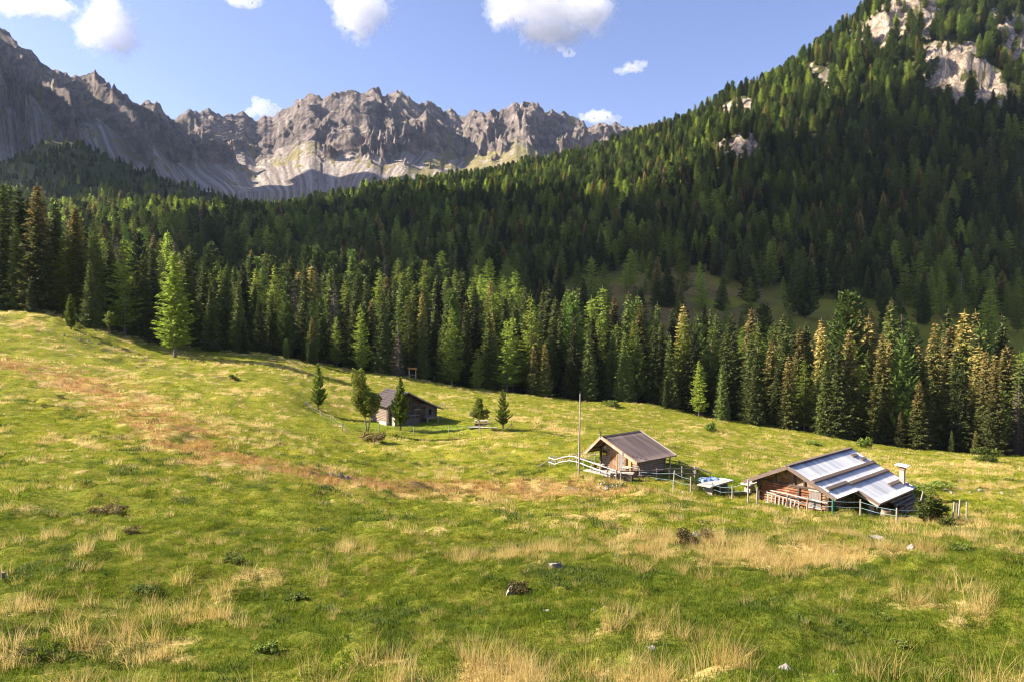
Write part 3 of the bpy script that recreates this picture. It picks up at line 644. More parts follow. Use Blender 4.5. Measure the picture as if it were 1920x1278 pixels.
for px_, top_, kd, off in ((8, 338, 'spruce', 8), (38, 352, 'spruce', 14), (72, 342, 'brown', 3), (104, 388, 'spruce', 12), (142, 383, 'brown', 6), (178, 428, 'spruce', 4), (232, 442, 'larch', 6), (205, 450, 'spruce', 16), (268, 470, 'spruce', 8), (350, 462, 'spruce', 14)):
    s_ = ray(px_, 500)[0]; yy = 150 + off; zz = zat1(s_ * yy, yy); H = ray(px_, top_)[1] * yy - zz
    nm, lb, ct, gr = LB[kd]; t = TT[kd][int(rt.integers(3))]; plant(t, (s_ * yy, yy, zz - .25), H, nm, lb, ct, gr, rz=rt.uniform(0, 6.28), wide=1.05)
print('indiv', len(indiv), 'rest', len(rest))
# ---------------------------------------------------------------- building materials
M_LOGR = wood_mat('red_brown_logs', (.10, .035, .018), (.27, .11, .055), (.36, .20, .11), axis=0)
M_LOGG = wood_mat('weathered_grey_logs', (.10, .07, .05), (.40, .31, .23), (.22, .16, .12), axis=0)
M_LOGGY = wood_mat('weathered_side_logs', (.10, .07, .05), (.38, .30, .23), (.22, .16, .12), axis=1)
M_LOGD = wood_mat('dark_logs', (.035, .024, .018), (.10, .07, .05), (.13, .10, .08), axis=0)
M_LOGDY = wood_mat('dark_side_logs', (.05, .035, .025), (.15, .11, .08), (.20, .16, .13), axis=1)
M_PLB = wood_mat('brown_planks', (.09, .04, .022), (.30, .15, .07), (.36, .26, .18))
M_PLG = wood_mat('grey_planks', (.13, .11, .10), (.34, .30, .27), (.25, .18, .14))
M_ORANGE = wood_mat('fresh_orange_plank', (.45, .22, .06), (.60, .32, .10), (.42, .22, .08))
M_FASCIA = wood_mat('salmon_bargeboard', (.42, .17, .09), (.62, .36, .24), (.55, .40, .32), axis=0)
M_FASCD = wood_mat('dark_brown_bargeboard', (.11, .075, .055), (.22, .16, .125), (.17, .13, .11), axis=0)
M_PALE = wood_mat('bleached_wood', (.30, .26, .21), (.52, .46, .39), (.40, .34, .28))
M_RAILP = wood_mat('bleached_rail', (.32, .28, .24), (.58, .53, .47), (.42, .36, .30), axis=0, sc=.6)
M_POST = wood_mat('fence_post_wood', (.20, .16, .13), (.50, .43, .37), (.34, .27, .22))
M_RAILD = wood_mat('dark_rail', (.10, .075, .06), (.25, .20, .17), (.16, .12, .10), axis=0, sc=.6)
M_STONE = plain_mat('grey_stone', (.15, .13, .12), (.36, .32, .29), 3, .9, .6)
M_STONEP = plain_mat('pale_stone', (.30, .26, .23), (.52, .47, .43), 4, .9, .5)
M_ROPE = plain_mat('turquoise_fence_tape', (.16, .27, .31), (.30, .42, .46), 3, .6, 0)
M_WIREG = plain_mat('pale_fence_wire', (.45, .43, .38), (.6, .56, .5), 3, .6, 0)
M_TARP = plain_mat('blue_tarpaulin', (.16, .25, .42), (.34, .44, .62), 1.5, .5, .6, spec=.4)
M_BLACK = plain_mat('dark_opening', (.012, .010, .009), (.03, .024, .02), 3)
M_RUST = plain_mat('rusty_drum', (.20, .11, .07), (.42, .30, .22), 5, .7, .3)
M_GREENP = plain_mat('green_painted_metal', (.03, .16, .09), (.05, .22, .12), 5, .5, .1)
M_YEL = plain_mat('yellow_flowers', (.55, .38, .03), (.75, .60, .08), 20)
M_GLASS = plain_mat('window_glass', (.02, .022, .025), (.05, .05, .05), 2, .1, 0, spec=.6)
M_CONC = plain_mat('concrete_slab', (.30, .27, .23), (.50, .46, .41), 2.5, .9, .3)
def corr_mat(name, stops, rough, metal, sc):
    n = NT(name); co = n.coord('Object')
    w = n.node('ShaderNodeTexWave', wave_type='BANDS', bands_direction='Y', ins={'Vector': co, 'Scale': 1.05, 'Distortion': .3, 'Detail': 2}).outputs['Fac']
    sheet = n.noise(n.mapping(co, (.16, 1.25, .16)), sc, 2, .3); fine = n.noise(n.mapping(co, (.7, 5, .7)), 3, 5, .7)
    c = n.ramp(n.math('ADD', n.math('MULTIPLY', sheet, .65), n.math('MULTIPLY', fine, .35)), stops)
    return n.out(c, rough, n.bump(w, .15, .02), metal=metal, spec=.5)
M_RBROWN = corr_mat('brown_corrugated_roof', [(.3, (.05, .034, .030)), (.5, (.09, .064, .056)), (.7, (.16, .12, .105))], .65, 0, 1.5)
M_RMETAL = corr_mat('galvanised_roof', [(.38, (.38, .385, .40)), (.47, (.52, .52, .53)), (.56, (.61, .60, .59)), (.66, (.70, .685, .655))], .55, 0, 1.2)
M_RBARN = corr_mat('old_shingle_roof', [(.3, (.026, .018, .016)), (.5, (.058, .041, .037)), (.7, (.105, .075, .066))], .85, 0, 2.0)

def roofz(x, prof):
    xs = [p[0] for p in prof]; zs = [p[1] for p in prof]; return float(np.interp(x, xs, zs))
def xrange(z, prof, x0, x1):
    lo, hi = x0, x1
    while lo < hi and roofz(lo, prof) < z: lo += .02
    while hi > lo and roofz(hi, prof) < z: hi -= .02
    return lo, hi
def log_gable(mb, y, x0, x1, z0, prof, r, ztop=None, ext=.18):
    z = z0 + r
    while True:
        a, b = xrange(z + r, prof, x0, x1)
        if b - a < .3 or (ztop and z > ztop): break
        full = a <= x0 + .01; fullr = b >= x1 - .01
        mb.log((a - (ext if full else 0), y, z), (b + (ext if fullr else 0), y, z), r * random.uniform(.95, 1.05), n=8, seg=5, wob=.05); z += 2 * r * .93
def log_side(mb, x, y0, y1, z0, z1, r, ext=.18):
    z = z0 + r * 1.9
    while z < z1:
        mb.log((x, y0 - ext, z), (x, y1 + ext, z), r * random.uniform(.95, 1.05), n=8, seg=5, wob=.05); z += 2 * r * .93
def planks(mb, y, x0, x1, z0, z1f, w=.18, t=.035, gap=.012):
    x = x0
    while x < x1 - .03:
        ww = min(w * random.uniform(.8, 1.2), x1 - x); zt = z1f(x + ww / 2); zb_ = z0 + random.uniform(-.02, .03)
        if zt > zb_ + .05: mb.box((x + ww / 2, y + random.uniform(-.008, .008), (zt + zb_) / 2), (ww - gap, t, zt - zb_))
        x += ww
def corr_sheet(p00, p10, p01, p11, per=.28, amp=.025, nu=2, extra=.0):
    """corrugated sheet: p00-p10 along the ridge, p00-p01 down the slope"""
    p00, p10, p01, p11 = map(Vector, (p00, p10, p01, p11)); L = (p10 - p00).length; nv = max(2, int(L / per * 6)); nr = (p10 - p00).cross(p01 - p00).normalized()
    if nr.z < 0: nr = -nr
    vs = []; fs = []
    for i in range(nv + 1):
        t = i / nv; o = nr * math.sin(t * L / per * 2 * math.pi) * amp
        for j in range(nu + 1):
            k = j / nu; vs.append(p00.lerp(p10, t).lerp(p01.lerp(p11, t), k) + o + nr * random.uniform(-.004, .004))
    for i in range(nv):
        for j in range(nu): a = i * (nu + 1) + j; fs.append((a, a + 1, a + nu + 2, a + nu + 1))
    n0 = len(vs); vs += [v - nr * .03 for v in vs[:n0]]; fs += [tuple(reversed([q + n0 for q in f])) for f in fs]
    # rims
    e1 = [(i * (nu + 1) + nu) for i in range(nv + 1)]; e0 = [i * (nu + 1) for i in range(nv + 1)]
    for e in (e0, e1):
        for a, b in zip(e[:-1], e[1:]): fs.append((a, b, b + n0, a + n0))
    return vs, fs
def sheet(name, mat, parent, *p, **k):
    mb = MB(); v, f = corr_sheet(*p, **k); mb.add(v, f, True); return mb.build(name, mat, parent)
def slab(mb, a, b, c, d, t):
    """thin slab under the quad a-b-c-d"""
    a, b, c, d = map(Vector, (a, b, c, d)); n_ = (b - a).cross(d - a).normalized()
    if n_.z > 0: n_ = -n_
    mb.prism([a, b, c, d], n_ * t)

# ---------------------------------------------------------------- the small hut (ridge x = 0, front wall y = 0)
hut = empty('small_hut', gp(1146, 881) + Vector((0, 0, -.02)), R(-51.5), 'small log hut with brown corrugated roof and orange-brown bargeboards inside the rail fence', 'hut')
EL, ER, RZ, EZ = -2.0, 4.3, 3.25, 1.55
prof = [(EL, EZ), (0, RZ), (ER, EZ)]; pin = [(EL, EZ - .12), (0, RZ - .14), (ER, EZ - .12)]
X0, X1, LY, FY, BY = -1.25, 3.5, 3.3, -1.35, 3.95
mb = MB(); log_gable(mb, 0, X0, X1, 0, pin, .105); log_gable(mb, LY, X0, X1, 0, pin, .105); mb.build('log_wall', M_LOGG, hut)
mb = MB(); log_side(mb, X0, 0, LY, 0, roofz(X0, pin) - .1, .105); log_side(mb, X1, 0, LY, 0, roofz(X1, pin) - .1, .105); mb.build('side_wall', M_LOGGY, hut)
mb = MB(); planks(mb, -.125, -.05, .95, .02, lambda x: min(2.45, roofz(x, pin) - .05), .2); planks(mb, -.125, 1.75, 2.3, .02, lambda x: min(2.2, roofz(x, pin) - .05), .19); planks(mb, -.125, .95, 1.75, 1.96, lambda x: min(2.5, roofz(x, pin) - .05), .2); mb.build('plank_cladding', M_PLB, hut)
mb = MB(); planks(mb, -.135, .95, 1.75, .05, lambda x: 1.92, .2); mb.box((1.35, -.165, .5), (.72, .03, .1)); mb.box((1.35, -.165, 1.5), (.72, .03, .1)); d = mb.build('door', M_PLG, hut)
mb = MB(); mb.log((1.62, -.19, .92), (1.62, -.19, 1.08), .02); mb.build('handle', M_BLACK, d)
mb = MB(); mb.box((1.35, -.16, 1.99), (1.0, .07, .1)); mb.box((.9, -.16, .97), (.09, .07, 1.9)); mb.build('door_frame', M_ORANGE, hut)
mb = MB(); mb.box((2.08, -.15, .9), (.16, .05, 1.7)); mb.build('shutter_opening', M_BLACK, hut)
mb = MB(); mb.box((2.42, -.15, .92), (.36, .05, 1.75)); mb.build('orange_board', M_ORANGE, hut)
mb = MB(); mb.box((-.72, -.13, 1.55), (.5, .05, .42)); w = mb.build('window', M_BLACK, hut)
mb = MB(); mb.box((-.85, -.20, 1.48), (.16, .1, .2)); mb.box((-.56, -.20, 1.5), (.16, .1, .22)); mb.build('flower_bunch', M_YEL, w)
mb = MB(); mb.box((-.62, -.14, 2.08), (.26, .03, .3)); mb.build('white_plaque', M_CONC, hut)
mb = MB()
for x in (X0 + .02, X1 - .02):
    mb.box((x, -.02 - .12, roofz(x, pin) / 2), (.2, .1, roofz(x, pin)))
mb.build('corner_post', M_LOGD, hut)
mb = MB(); mb.log((X1 + .45, LY + .35, 0), (X1 + .45, LY + .35, roofz(X1 + .45, pin)), .07); mb.build('support_post', M_POST, hut)
mb = MB()
for x, dz in ((0, -.12), (-1.2, -.1), (1.3, -.1), (2.6, -.1), (3.6, -.1)): mb.log((x, FY + .12, roofz(x, prof) + dz - .1), (x, BY - .1, roofz(x, prof) + dz - .1), .07)
mb.build('roof_beam', M_LOGD, hut)
mb = MB(); slab(mb, (EL, FY, EZ), (EL, BY, EZ), (0, BY, RZ), (0, FY, RZ), .05); slab(mb, (0, FY, RZ), (0, BY, RZ), (ER, BY, EZ), (ER, FY, EZ), .05); mb.build('roof_deck', M_LOGD, hut)
rf_ = sheet('roof', M_RBROWN, hut, (0, FY - .04, RZ + .07), (0, BY + .04, RZ + .07), (ER + .06, FY - .04, EZ + .05), (ER + .06, BY + .04, EZ + .05), nu=6)
v, f = corr_sheet((0, FY - .04, RZ + .07), (0, BY + .04, RZ + .07), (EL - .06, FY - .04, EZ + .05), (EL - .06, BY + .04, EZ + .05))
mb = MB(); mb.add(v, f, True); mb.build('roof', M_RBROWN, hut)
mb = MB(); slab(mb, (-.12, FY - .06, RZ + .02), (-.12, BY + .06, RZ + .02), (0, BY + .06, RZ + .13), (0, FY - .06, RZ + .13), .02); slab(mb, (0, FY - .06, RZ + .13), (0, BY + .06, RZ + .13), (.22, BY + .06, RZ + .03), (.22, FY - .06, RZ + .03), .02); mb.build('ridge_cap', M_RBARN, rf_)
for y, m_, nm in ((FY - .09, M_FASCIA, 'bargeboard'), (BY + .08, M_PALE, 'bargeboard')):
    mb = MB(); mb.beam((-.02, y, RZ - .01), (EL - .08, y, EZ - .09), .05, .24); mb.beam((.02, y, RZ - .01), (ER + .08, y, EZ - .05), .05, .24)
    if m_ is M_PALE: mb.beam((0, y, RZ + .12), (ER + .08, y, EZ + .09), .16, .03)
    else: mb.beam((0, y + .03, RZ + .13), (ER + .08, y + .03, EZ + .10), .14, .03); mb.beam((0, y + .03, RZ + .13), (EL - .1, y + .03, EZ + .05), .14, .03)
    mb.build(nm, m_, hut)
mb = MB(); mb.beam((0, FY - .1, RZ), (0, FY - .1, RZ + .5), .09, .09, (0, 1, 0)); mb.box((0, FY - .1, RZ + .36), (.3, .06, .07)); mb.box((0, FY - .1, RZ + .52), (.14, .08, .1)); mb.build('finial', M_LOGD, hut)
# terrace, bench, stump table, wood box of the small hut
def loc(o, x, y, z=0.0): return o.matrix_basis @ Vector((x, y, z))
mb = MB()
for i in range(9): mb.box((-1.2 + i * .55, -1.25 + .03 * math.sin(i * 7), .04), (.53, 1.9, .10), jit=.012)
mb.build('floor', M_CONC, None); ter = bpy.context.scene.objects['floor']; ter.name = 'terrace'; ter.location = loc(hut, 0, 0); ter.rotation_euler = (0, 0, R(-51.5)); tag(ter, 'pale stone slab terrace in front of the small hut door', 'terrace')
ben = empty('bench', loc(hut, -.95, -.75, .08), R(-51.5), 'low wooden bench on the terrace left of the small hut door', 'bench')
mb = MB(); mb.box((0, 0, .46), (1.35, .42, .06)); mb.build('seat', M_PALE, ben)
for sx in (-.45, .45): mb = MB(); mb.box((sx, 0, .21), (.16, .34, .43)); mb.build('leg', M_PLB, ben)
tb = empty('side_table', loc(hut, 2.75, -.75, .02), R(-51.5), 'small white-topped stump table at the right front corner of the small hut', 'table')
mb = MB(); mb.box((0, 0, .82), (.85, .6, .06)); mb.build('table_top', M_CONC, tb)
mb = MB(); mb.log((0, 0, 0), (0, 0, .8), .13, .10, n=10); mb.build('leg', M_PLB, tb)
for k, (x_, y_, h_) in enumerate(((3.25, -.5, .5), (3.05, -.35, .32))):
    pass
wp = empty('chopping_block', loc(hut, 3.3, -.55, 0), 0, 'round chopping block with split logs leaning by the right corner of the small hut', 'chopping block')
mb = MB(); mb.log((0, 0, 0), (0, 0, .42), .2, .19, n=12); mb.build('block', M_PLB, wp)
for a in range(5): mb = MB(); mb.log((.3 * math.cos(a), .25 * math.sin(a * 2), .02), (.12 * math.cos(a), .1 * math.sin(a), .62), .06, n=6); mb.build('split_log', M_PLB, wp)

# ---------------------------------------------------------------- the big hut
big = empty('big_hut', gp(1487, 948) + Vector((0, 0, -.05)), R(-49), 'long reddish log hut with shining galvanised sheet roof and a chimney', 'hut')
L2, R2, R3 = -3.9, 3.95, 5.6; RZ2 = 3.5; sl_ = 1.9 / 3.95; zE = lambda x: RZ2 - abs(x) * sl_
prof2 = [(L2, zE(L2)), (0, RZ2), (R3, zE(R3))]; pin2 = [(a, b - .16) for a, b in prof2]
FY2, BY2, LY2 = -1.0, 11.3, 10.6; XA, XB = -3.0, 3.0
mb = MB(); log_gable(mb, 0, XA, XB, 0, pin2, .12, 1.75, .22); log_gable(mb, LY2, XA, XB, 0, pin2, .12, 1.75, .22); mb.build('log_wall', M_LOGR, big)
mb = MB(); log_side(mb, XA, 0, LY2, 0, 1.85, .12); log_side(mb, XB, 0, LY2, 0, 1.85, .12); mb.build('side_wall', M_LOGDY, big)
mb = MB(); planks(mb, -.02, XA, XB, 1.86, lambda x: roofz(x, pin2) - .02, .2); mb.build('gable_boards', M_PLB, big)
mb = MB(); planks(mb, LY2, XA, XB, 1.86, lambda x: roofz(x, pin2) - .02, .2); mb.build('gable_boards', M_PLB, big)
mb = MB(); mb.box((0, -.14, 1.84), (6.1, .1, .14)); mb.box((.15, -.15, 2.6), (.14, .08, 1.4)); mb.box((-1.5, -.15, 2.2), (.12, .08, .75)); mb.box((1.0, -.15, 2.3), (.12, .08, .8)); mb.build('gable_beam', M_LOGD, big)
mb = MB(); mb.box((.55, -.16, 1.15), (.16, .1, 1.3)); mb.build('wall_post', M_LOGD, big)
mb = MB(); planks(mb, -.15, 1.45, 2.45, .3, lambda x: 1.72, .2); d = mb.build('shutter', M_PLG, big)
mb = MB(); mb.box((1.95, -.19, 1.74), (1.15, .06, .12)); mb.box((1.95, -.19, .3), (1.15, .06, .1)); mb.build('frame', M_PALE, d)
mb = MB()
for x in (XA, XB): mb.box((x + .02, -.30, 1.0), (.26, .18, 2.0))
mb.build('corner_post', M_LOGD, big)
mb = MB()
for x in (0, -1.6, -3.2, 1.7, 3.3): z_ = roofz(x, prof2) - .27; mb.log((x, FY2 + .1, z_), (x, LY2 + .3, z_), .10)
mb.build('roof_beam', M_PLB, big)
mb = MB(); E4 = 3.2
slab(mb, (L2, FY2, zE(L2)), (L2, BY2, zE(L2)), (0, BY2, RZ2), (0, FY2, RZ2), .07)
slab(mb, (0, FY2, RZ2), (0, BY2, RZ2), (R2, BY2, zE(R2)), (R2, FY2, zE(R2)), .07)
slab(mb, (R2, E4, zE(R2) + .002), (R2, BY2, zE(R2) + .002), (R3, BY2, zE(R3)), (R3, E4, zE(R3)), .07); mb.build('roof_deck', M_LOGD, big)
U = .07
def rp_(x, y, up=U): return (x, y, zE(x) + up)
a1 = sheet('roof_sheet', M_RMETAL, big, rp_(0, FY2 - .03), rp_(0, BY2 + .03), rp_(2.15, FY2 - .03, .10), rp_(2.15, BY2 + .03, .10), per=.35, amp=.012, nu=4)
sheet('roof_sheet', M_RMETAL, big, rp_(2.0, FY2 - .03, .03), rp_(2.0, BY2 + .03, .03), rp_(3.3, FY2 - .03), rp_(3.3, BY2 + .03), per=.35, amp=.012, nu=3)
sheet('roof_sheet', M_RMETAL, big, rp_(3.1, FY2 - .03, .025), rp_(3.1, E4 + .3, .025), rp_(R2 + .08, FY2 - .03, .04), rp_(R2 + .08, E4 + .3, .04), per=.35, amp=.012, nu=3)
sheet('roof_sheet', M_RMETAL, big, rp_(3.2, E4, .035), rp_(3.2, BY2 + .03, .035), rp_(R3 + .1, E4, .05), rp_(R3 + .1, BY2 + .03, .05), per=.35, amp=.012, nu=4)
sheet('roof_sheet', M_RMETAL, big, rp_(0, FY2 - .03), rp_(0, BY2 + .03), rp_(L2 - .08, FY2 - .03), rp_(L2 - .08, BY2 + .03), per=.35, amp=.012, nu=4)
for x, y0, y1 in ((2.12, FY2 + .05, BY2), (3.3, E4, BY2), (3.12, FY2 + .35, E4 - .1), (4.65, 8.0, 10.55), (.9, 9.4, 10.5), (1.5, 9.9, 10.9), (-1.7, FY2 + .3, 3.0), (-2.9, FY2 + .3, 2.0)):
    mb = MB(); n_ = 5
    for i in range(n_):
        ya_, yb_ = y0 + (y1 - y0) * i / n_, y0 + (y1 - y0) * (i + 1) / n_; j = random.uniform(-.02, .02)
        mb.beam((x + j, ya_, zE(x) + .17), (x - j, yb_ + .01, zE(x) + .17), .30, .10, (sl_ if x > 0 else -sl_, 0, 1))
    mb.build('roof_step_board', M_FASCD, big)
mb = MB(); mb.beam((0, FY2 - .06, RZ2 + .15), (0, BY2 + .06, RZ2 + .15), .36, .07); mb.build('ridge_cap', M_FASCD, big)
mb = MB(); mb.beam((0, FY2 - .08, RZ2 - .02), (L2 - .1, FY2 - .08, zE(L2) - .06), .06, .30); mb.beam((0, FY2 - .08, RZ2 - .02), (R2 + .1, FY2 - .08, zE(R2) - .06), .06, .30); mb.build('bargeboard', M_FASCD, big)
mb = MB(); mb.beam((0, BY2 + .08, RZ2 - .02), (R3 + .1, BY2 + .08, zE(R3) - .06), .05, .2); mb.beam((R3 + .1, E4, zE(R3) - .04), (R3 + .1, BY2, zE(R3) - .04), .06, .14); mb.beam((R2, E4 - .03, zE(R2) - .04), (R3 + .1, E4 - .03, zE(R3) - .06), .06, .2); mb.build('eaves_board', M_FASCD, big)
mb = MB(); mb.beam((R2 - .3, E4 + .12, zE(R2) - .22), (R3 - .05, E4 + .12, zE(R3) - .24), .12, .14); mb.build('lean_to_beam', M_PALE, big)
for x, y in ((R3 - .2, E4 + .25), (R3 - .2, 7.4), (R3 - .2, 10.9), (R2 - .35, E4 + .1)):
    mb = MB(); mb.log((x, y, -.7), (x, y, zE(x) - .15), .08); mb.build('support_post', M_LOGD, big)
mb = MB(); mb.box((R2 + .1, 10.95, .45), (2.3, .1, 1.5)); mb.build('lean_to_wall', M_LOGD, big)
# chimney
mb = MB(); cx_, cy2 = 4.85, 10.4; zc_ = zE(cx_); mb.box((cx_, cy2, zc_ + .55), (.38, .38, 1.5)); ch = mb.build('chimney', plain_mat('chimney_render', (.34, .25, .21), (.52, .42, .37), 5), big)
mb = MB(); mb.box((cx_, cy2, zc_ + 1.36), (.50, .50, .10)); mb.box((cx_, cy2, zc_ + 1.46), (.3, .3, .12)); mb.build('chimney_collar', M_RUST, ch)
mb = MB(); slab(mb, (cx_ - .55, cy2 - .4, zc_ + 1.72), (cx_ - .5, cy2 + .4, zc_ + 1.80), (cx_ + .5, cy2 + .4, zc_ + 1.72), (cx_ + .5, cy2 - .4, zc_ + 1.62), .05)
for dx in (-.2, .2): mb.box((cx_ + dx, cy2, zc_ + 1.58), (.04, .3, .22))
mb.build('chimney_cap', M_RMETAL, ch)
mb = MB(); mb.log((1.95, 10.9, zE(1.95)), (1.95, 10.9, zE(1.95) + .6), .05); mb.build('vent_pipe', M_PALE, big)
# ladder and pole along the front wall
lad = empty('ladder', loc(big, -.6, -.62, 0), R(-49), 'bleached wooden hay rack leaning along the front wall of the big hut', 'hay rack')
mb = MB(); mb.log((-1.5, .05, .95), (1.6, .05, .62), .045); mb.log((-1.5, -.15, .10), (1.6, -.15, .02), .045); mb.build('rail', M_RAILP, lad)
for i in range(9): x = -1.3 + i * .34; mb = MB(); mb.beam((x, -.14, .04), (x - .04, .04, .95 - .1 * i * .34), .10, .035); mb.build('rung', M_PALE, lad)
pl = MB(); pl.log((-2.4, 0, 1.1), (2.5, 0, .98), .055, seg=6); pl = pl.build('wall_pole', M_RAILP, None); pl.location = loc(big, .6, -.42, 0); pl.rotation_euler = (0, 0, R(-49)); tag(pl, 'long bleached pole fixed across the front wall of the big hut', 'pole')
# firewood, drum and pole stack
fw = empty('firewood_stack', loc(big, 4.2, 8.9, -.25), R(-49), 'stack of split firewood under the lean-to roof of the big hut', 'firewood')
mb = MB()
for i in range(15):
    for j in range(7): mb.log((-.4, -1.9 + i * .27 + (j % 2) * .1, .13 + j * .2), (.55 + random.uniform(-.06, .06), -1.9 + i * .27 + (j % 2) * .1, .13 + j * .2), random.uniform(.08, .125), n=6, seg=1)
mb.build('split_logs', M_PLB, fw)
ps = empty('pole_stack', loc(big, 6.3, 9.0, -.45), R(-49), 'pile of long grey poles lying beside the lean-to of the big hut', 'pole stack')
for i in range(13):
    lay = i // 4 if i < 12 else 3; k_ = i % 4; x = -.55 + k_ * .26 + lay * .05 - .1 * lay
    mb = MB(); mb.log((x - lay * .08, -2.4 + random.uniform(-.3, .3), .13 + lay * .21), (x - lay * .08 + random.uniform(-.1, .1), 2.2 + random.uniform(-.4, .4), .13 + lay * .21 + random.uniform(-.03, .05)), .105, .085, seg=4); mb.build('pole', M_LOGDY if i % 3 else M_LOGGY, ps)
dr = empty('rusty_drum', loc(big, 6.0, 3.3, -.55), 0, 'leaning rusty metal drum at the front corner of the lean-to', 'drum'); dr.rotation_euler = (.12, .1, 0)
mb = MB(); mb.log((0, 0, 0), (0, 0, .95), .33, .36, n=18, seg=1, wob=0); mb.log((0, 0, .30), (0, 0, .34), .37, n=18, seg=1, wob=0); mb.log((0, 0, .62), (0, 0, .66), .38, n=18, seg=1, wob=0); mb.build('drum_body', M_RUST, dr)
mb = MB(); mb.log((0, 0, .955), (0, 0, .97), .30, n=18, seg=1, wob=0); mb.build('drum_mouth', M_BLACK, dr)
for k_, (x, y, lab) in enumerate(((4.9, 3.4, 'pale tree stump with bark in front of the big hut lean-to, beside the drum'), (3.6, 2.4, 'short sawn log standing against the side of the big hut'))):
    mb = MB(); mb.log((0, 0, -.1), (.05, .03, .75 if k_ == 0 else .6), .30 if k_ == 0 else .16, .24 if k_ == 0 else .14, n=11, seg=4, wob=.14); o = mb.build('stump', M_LOGG, None); o.location = loc(big, x, y, -.3); tag(o, lab, 'stump')

M_DKP = wood_mat('dark_grey_planks', (.07, .06, .055), (.19, .165, .15), (.14, .11, .095))
# ---------------------------------------------------------------- the barn
barn = empty('barn', gp(760, 794) + Vector((0, 0, -.05)), R(35), 'old dark log barn with sagging brown roof behind a pine and a rowan', 'barn')
L4, R4, RZ4 = -3.7, 6.3, 5.15; ZL, ZR = 3.0, 2.05
def z4(x): return RZ4 + (x / L4) * (ZL - RZ4) if x < 0 else RZ4 + (x / R4) * (ZR - RZ4) + .25 * math.sin(math.pi * x / R4) * -.4
xs_ = np.linspace(L4, R4, 30); prof4 = [(float(x), z4(float(x))) for x in xs_] ; prof4 = sorted(prof4 + [(0.0, RZ4)]); pin4 = [(a, b - .15) for a, b in prof4]
FY4, BY4, LY4 = -1.0, 6.9, 6.2
mb = MB(); log_gable(mb, 0, -3.0, 3.4, 0, pin4, .14); log_gable(mb, LY4, -3.0, 5.5, 0, pin4, .14); mb.build('log_wall', M_LOGD, barn)
mb = MB(); log_side(mb, -3.0, 0, LY4, 0, 3.15, .14, .3); mb.build('side_wall', M_LOGGY, barn)
mb = MB(); log_side(mb, 5.5, 0, LY4, .75, 2.2, .14); mb.build('side_wall', M_LOGDY, barn)
mb = MB(); planks(mb, -.02, 3.5, 5.5, .85, lambda x: roofz(x, pin4) - .02, .2, .05); mb.build('board_wall', M_DKP, barn)
mb = MB(); planks(mb, -.19, 1.3, 2.75, .25, lambda x: 2.7, .24); d = mb.build('barn_door', M_LOGD, barn)
mb = MB(); mb.box((2.02, -.23, .7), (1.35, .03, .12)); mb.box((2.02, -.23, 2.2), (1.35, .03, .12)); mb.build('door_batten', M_PLB, d)
mb = MB(); mb.box((4.4, -.07, 1.6), (.5, .05, .9)); mb.build('hatch', M_BLACK, barn)
mb = MB(); mb.box((4.45, -.5, .8), (2.3, 1.1, .1)); mb.build('platform', M_PLG, barn)
for x, y in ((3.5, -.9), (5.4, -.9), (5.4, 2), (5.4, 5)): mb = MB(); mb.beam((x, y, -.3), (x, y, .78), .18, .18, (0, 1, 0)); mb.build('support_post', M_POST, barn)
mb = MB(); mb.beam((5.6, -.6, .8), (6.9, -.8, -.05), .5, .06); mb.build('ramp', M_PLG, barn)
mb = MB(); planks(mb, -1.55, -2.3, 1.5, -.1, lambda x: 1.15 + .12 * math.sin(x * 9), .2, .04); mb.build('annex_wall', M_DKP, barn)
mb = MB(); planks(mb, 0, -.8, .75, -.1, lambda x: 1.45, .17, .04); o = mb.build('annex_gate', M_PALE, barn); o.location = (-2.55, -.8, 0); o.rotation_euler = (0, 0, R(90))
mb = MB(); mb.box((-.5, -.85, 1.42), (4.3, 1.5, .06)); mb.build('annex_roof', M_PLG, barn)
mb = MB(); mb.box((-3.05, 1.2, .15), (.5, 2.8, .7), jit=.1); mb.build('stone_footing', M_STONEP, barn)
mb = MB()
for a, b in ((L4, 0), (0, R4)):
    k_ = 1 if a == L4 else 4
    for i in range(k_):
        xa, xb = a + (b - a) * i / k_, a + (b - a) * (i + 1) / k_; slab(mb, (xa, FY4, z4(xa)), (xa, BY4, z4(xa)), (xb, BY4, z4(xb)), (xb, FY4, z4(xb)), .08)
mb.build('roof_deck', M_LOGD, barn)
def shingles(x0, x1, nr, name):
    mb = MB()
    for i in range(nr):
        xa, xb = x0 + (x1 - x0) * i / nr, x0 + (x1 - x0) * (i + 1) / nr; y = FY4 - .05
        while y < BY4:
            w_ = random.uniform(.25, .5); h_ = random.uniform(.03, .07)
            slab(mb, (xa, y, z4(xa) + .05), (xa, y + w_ - .02, z4(xa) + .05), (xb * 1.01, y + w_ - .02, z4(xb) + .05 + h_), (xb * 1.01, y, z4(xb) + .05 + h_), .035); y += w_
    return mb.build(name, M_RBARN, barn)
shingles(0, L4 - .08, 8, 'roof'); shingles(0, R4 + .08, 12, 'roof')
mb = MB(); mb.beam((0, FY4 - .08, RZ4 - .02), (L4 - .1, FY4 - .08, ZL - .05), .05, .2)
for i in range(4): xa, xb = R4 * i / 4, R4 * (i + 1) / 4 + .03; mb.beam((xa, FY4 - .08, z4(xa) - .02), (xb, FY4 - .08, z4(xb) - .02), .05, .2)
mb.build('bargeboard', M_PLG, barn)
mb = MB()
for x in (-2.8, -1.4, 0, 1.7, 3.4, 5.2): mb.log((x, FY4 + .1, z4(x) - .22), (x, LY4 + .4, z4(x) - .22), .09)
mb.build('roof_beam', M_LOGD, barn)

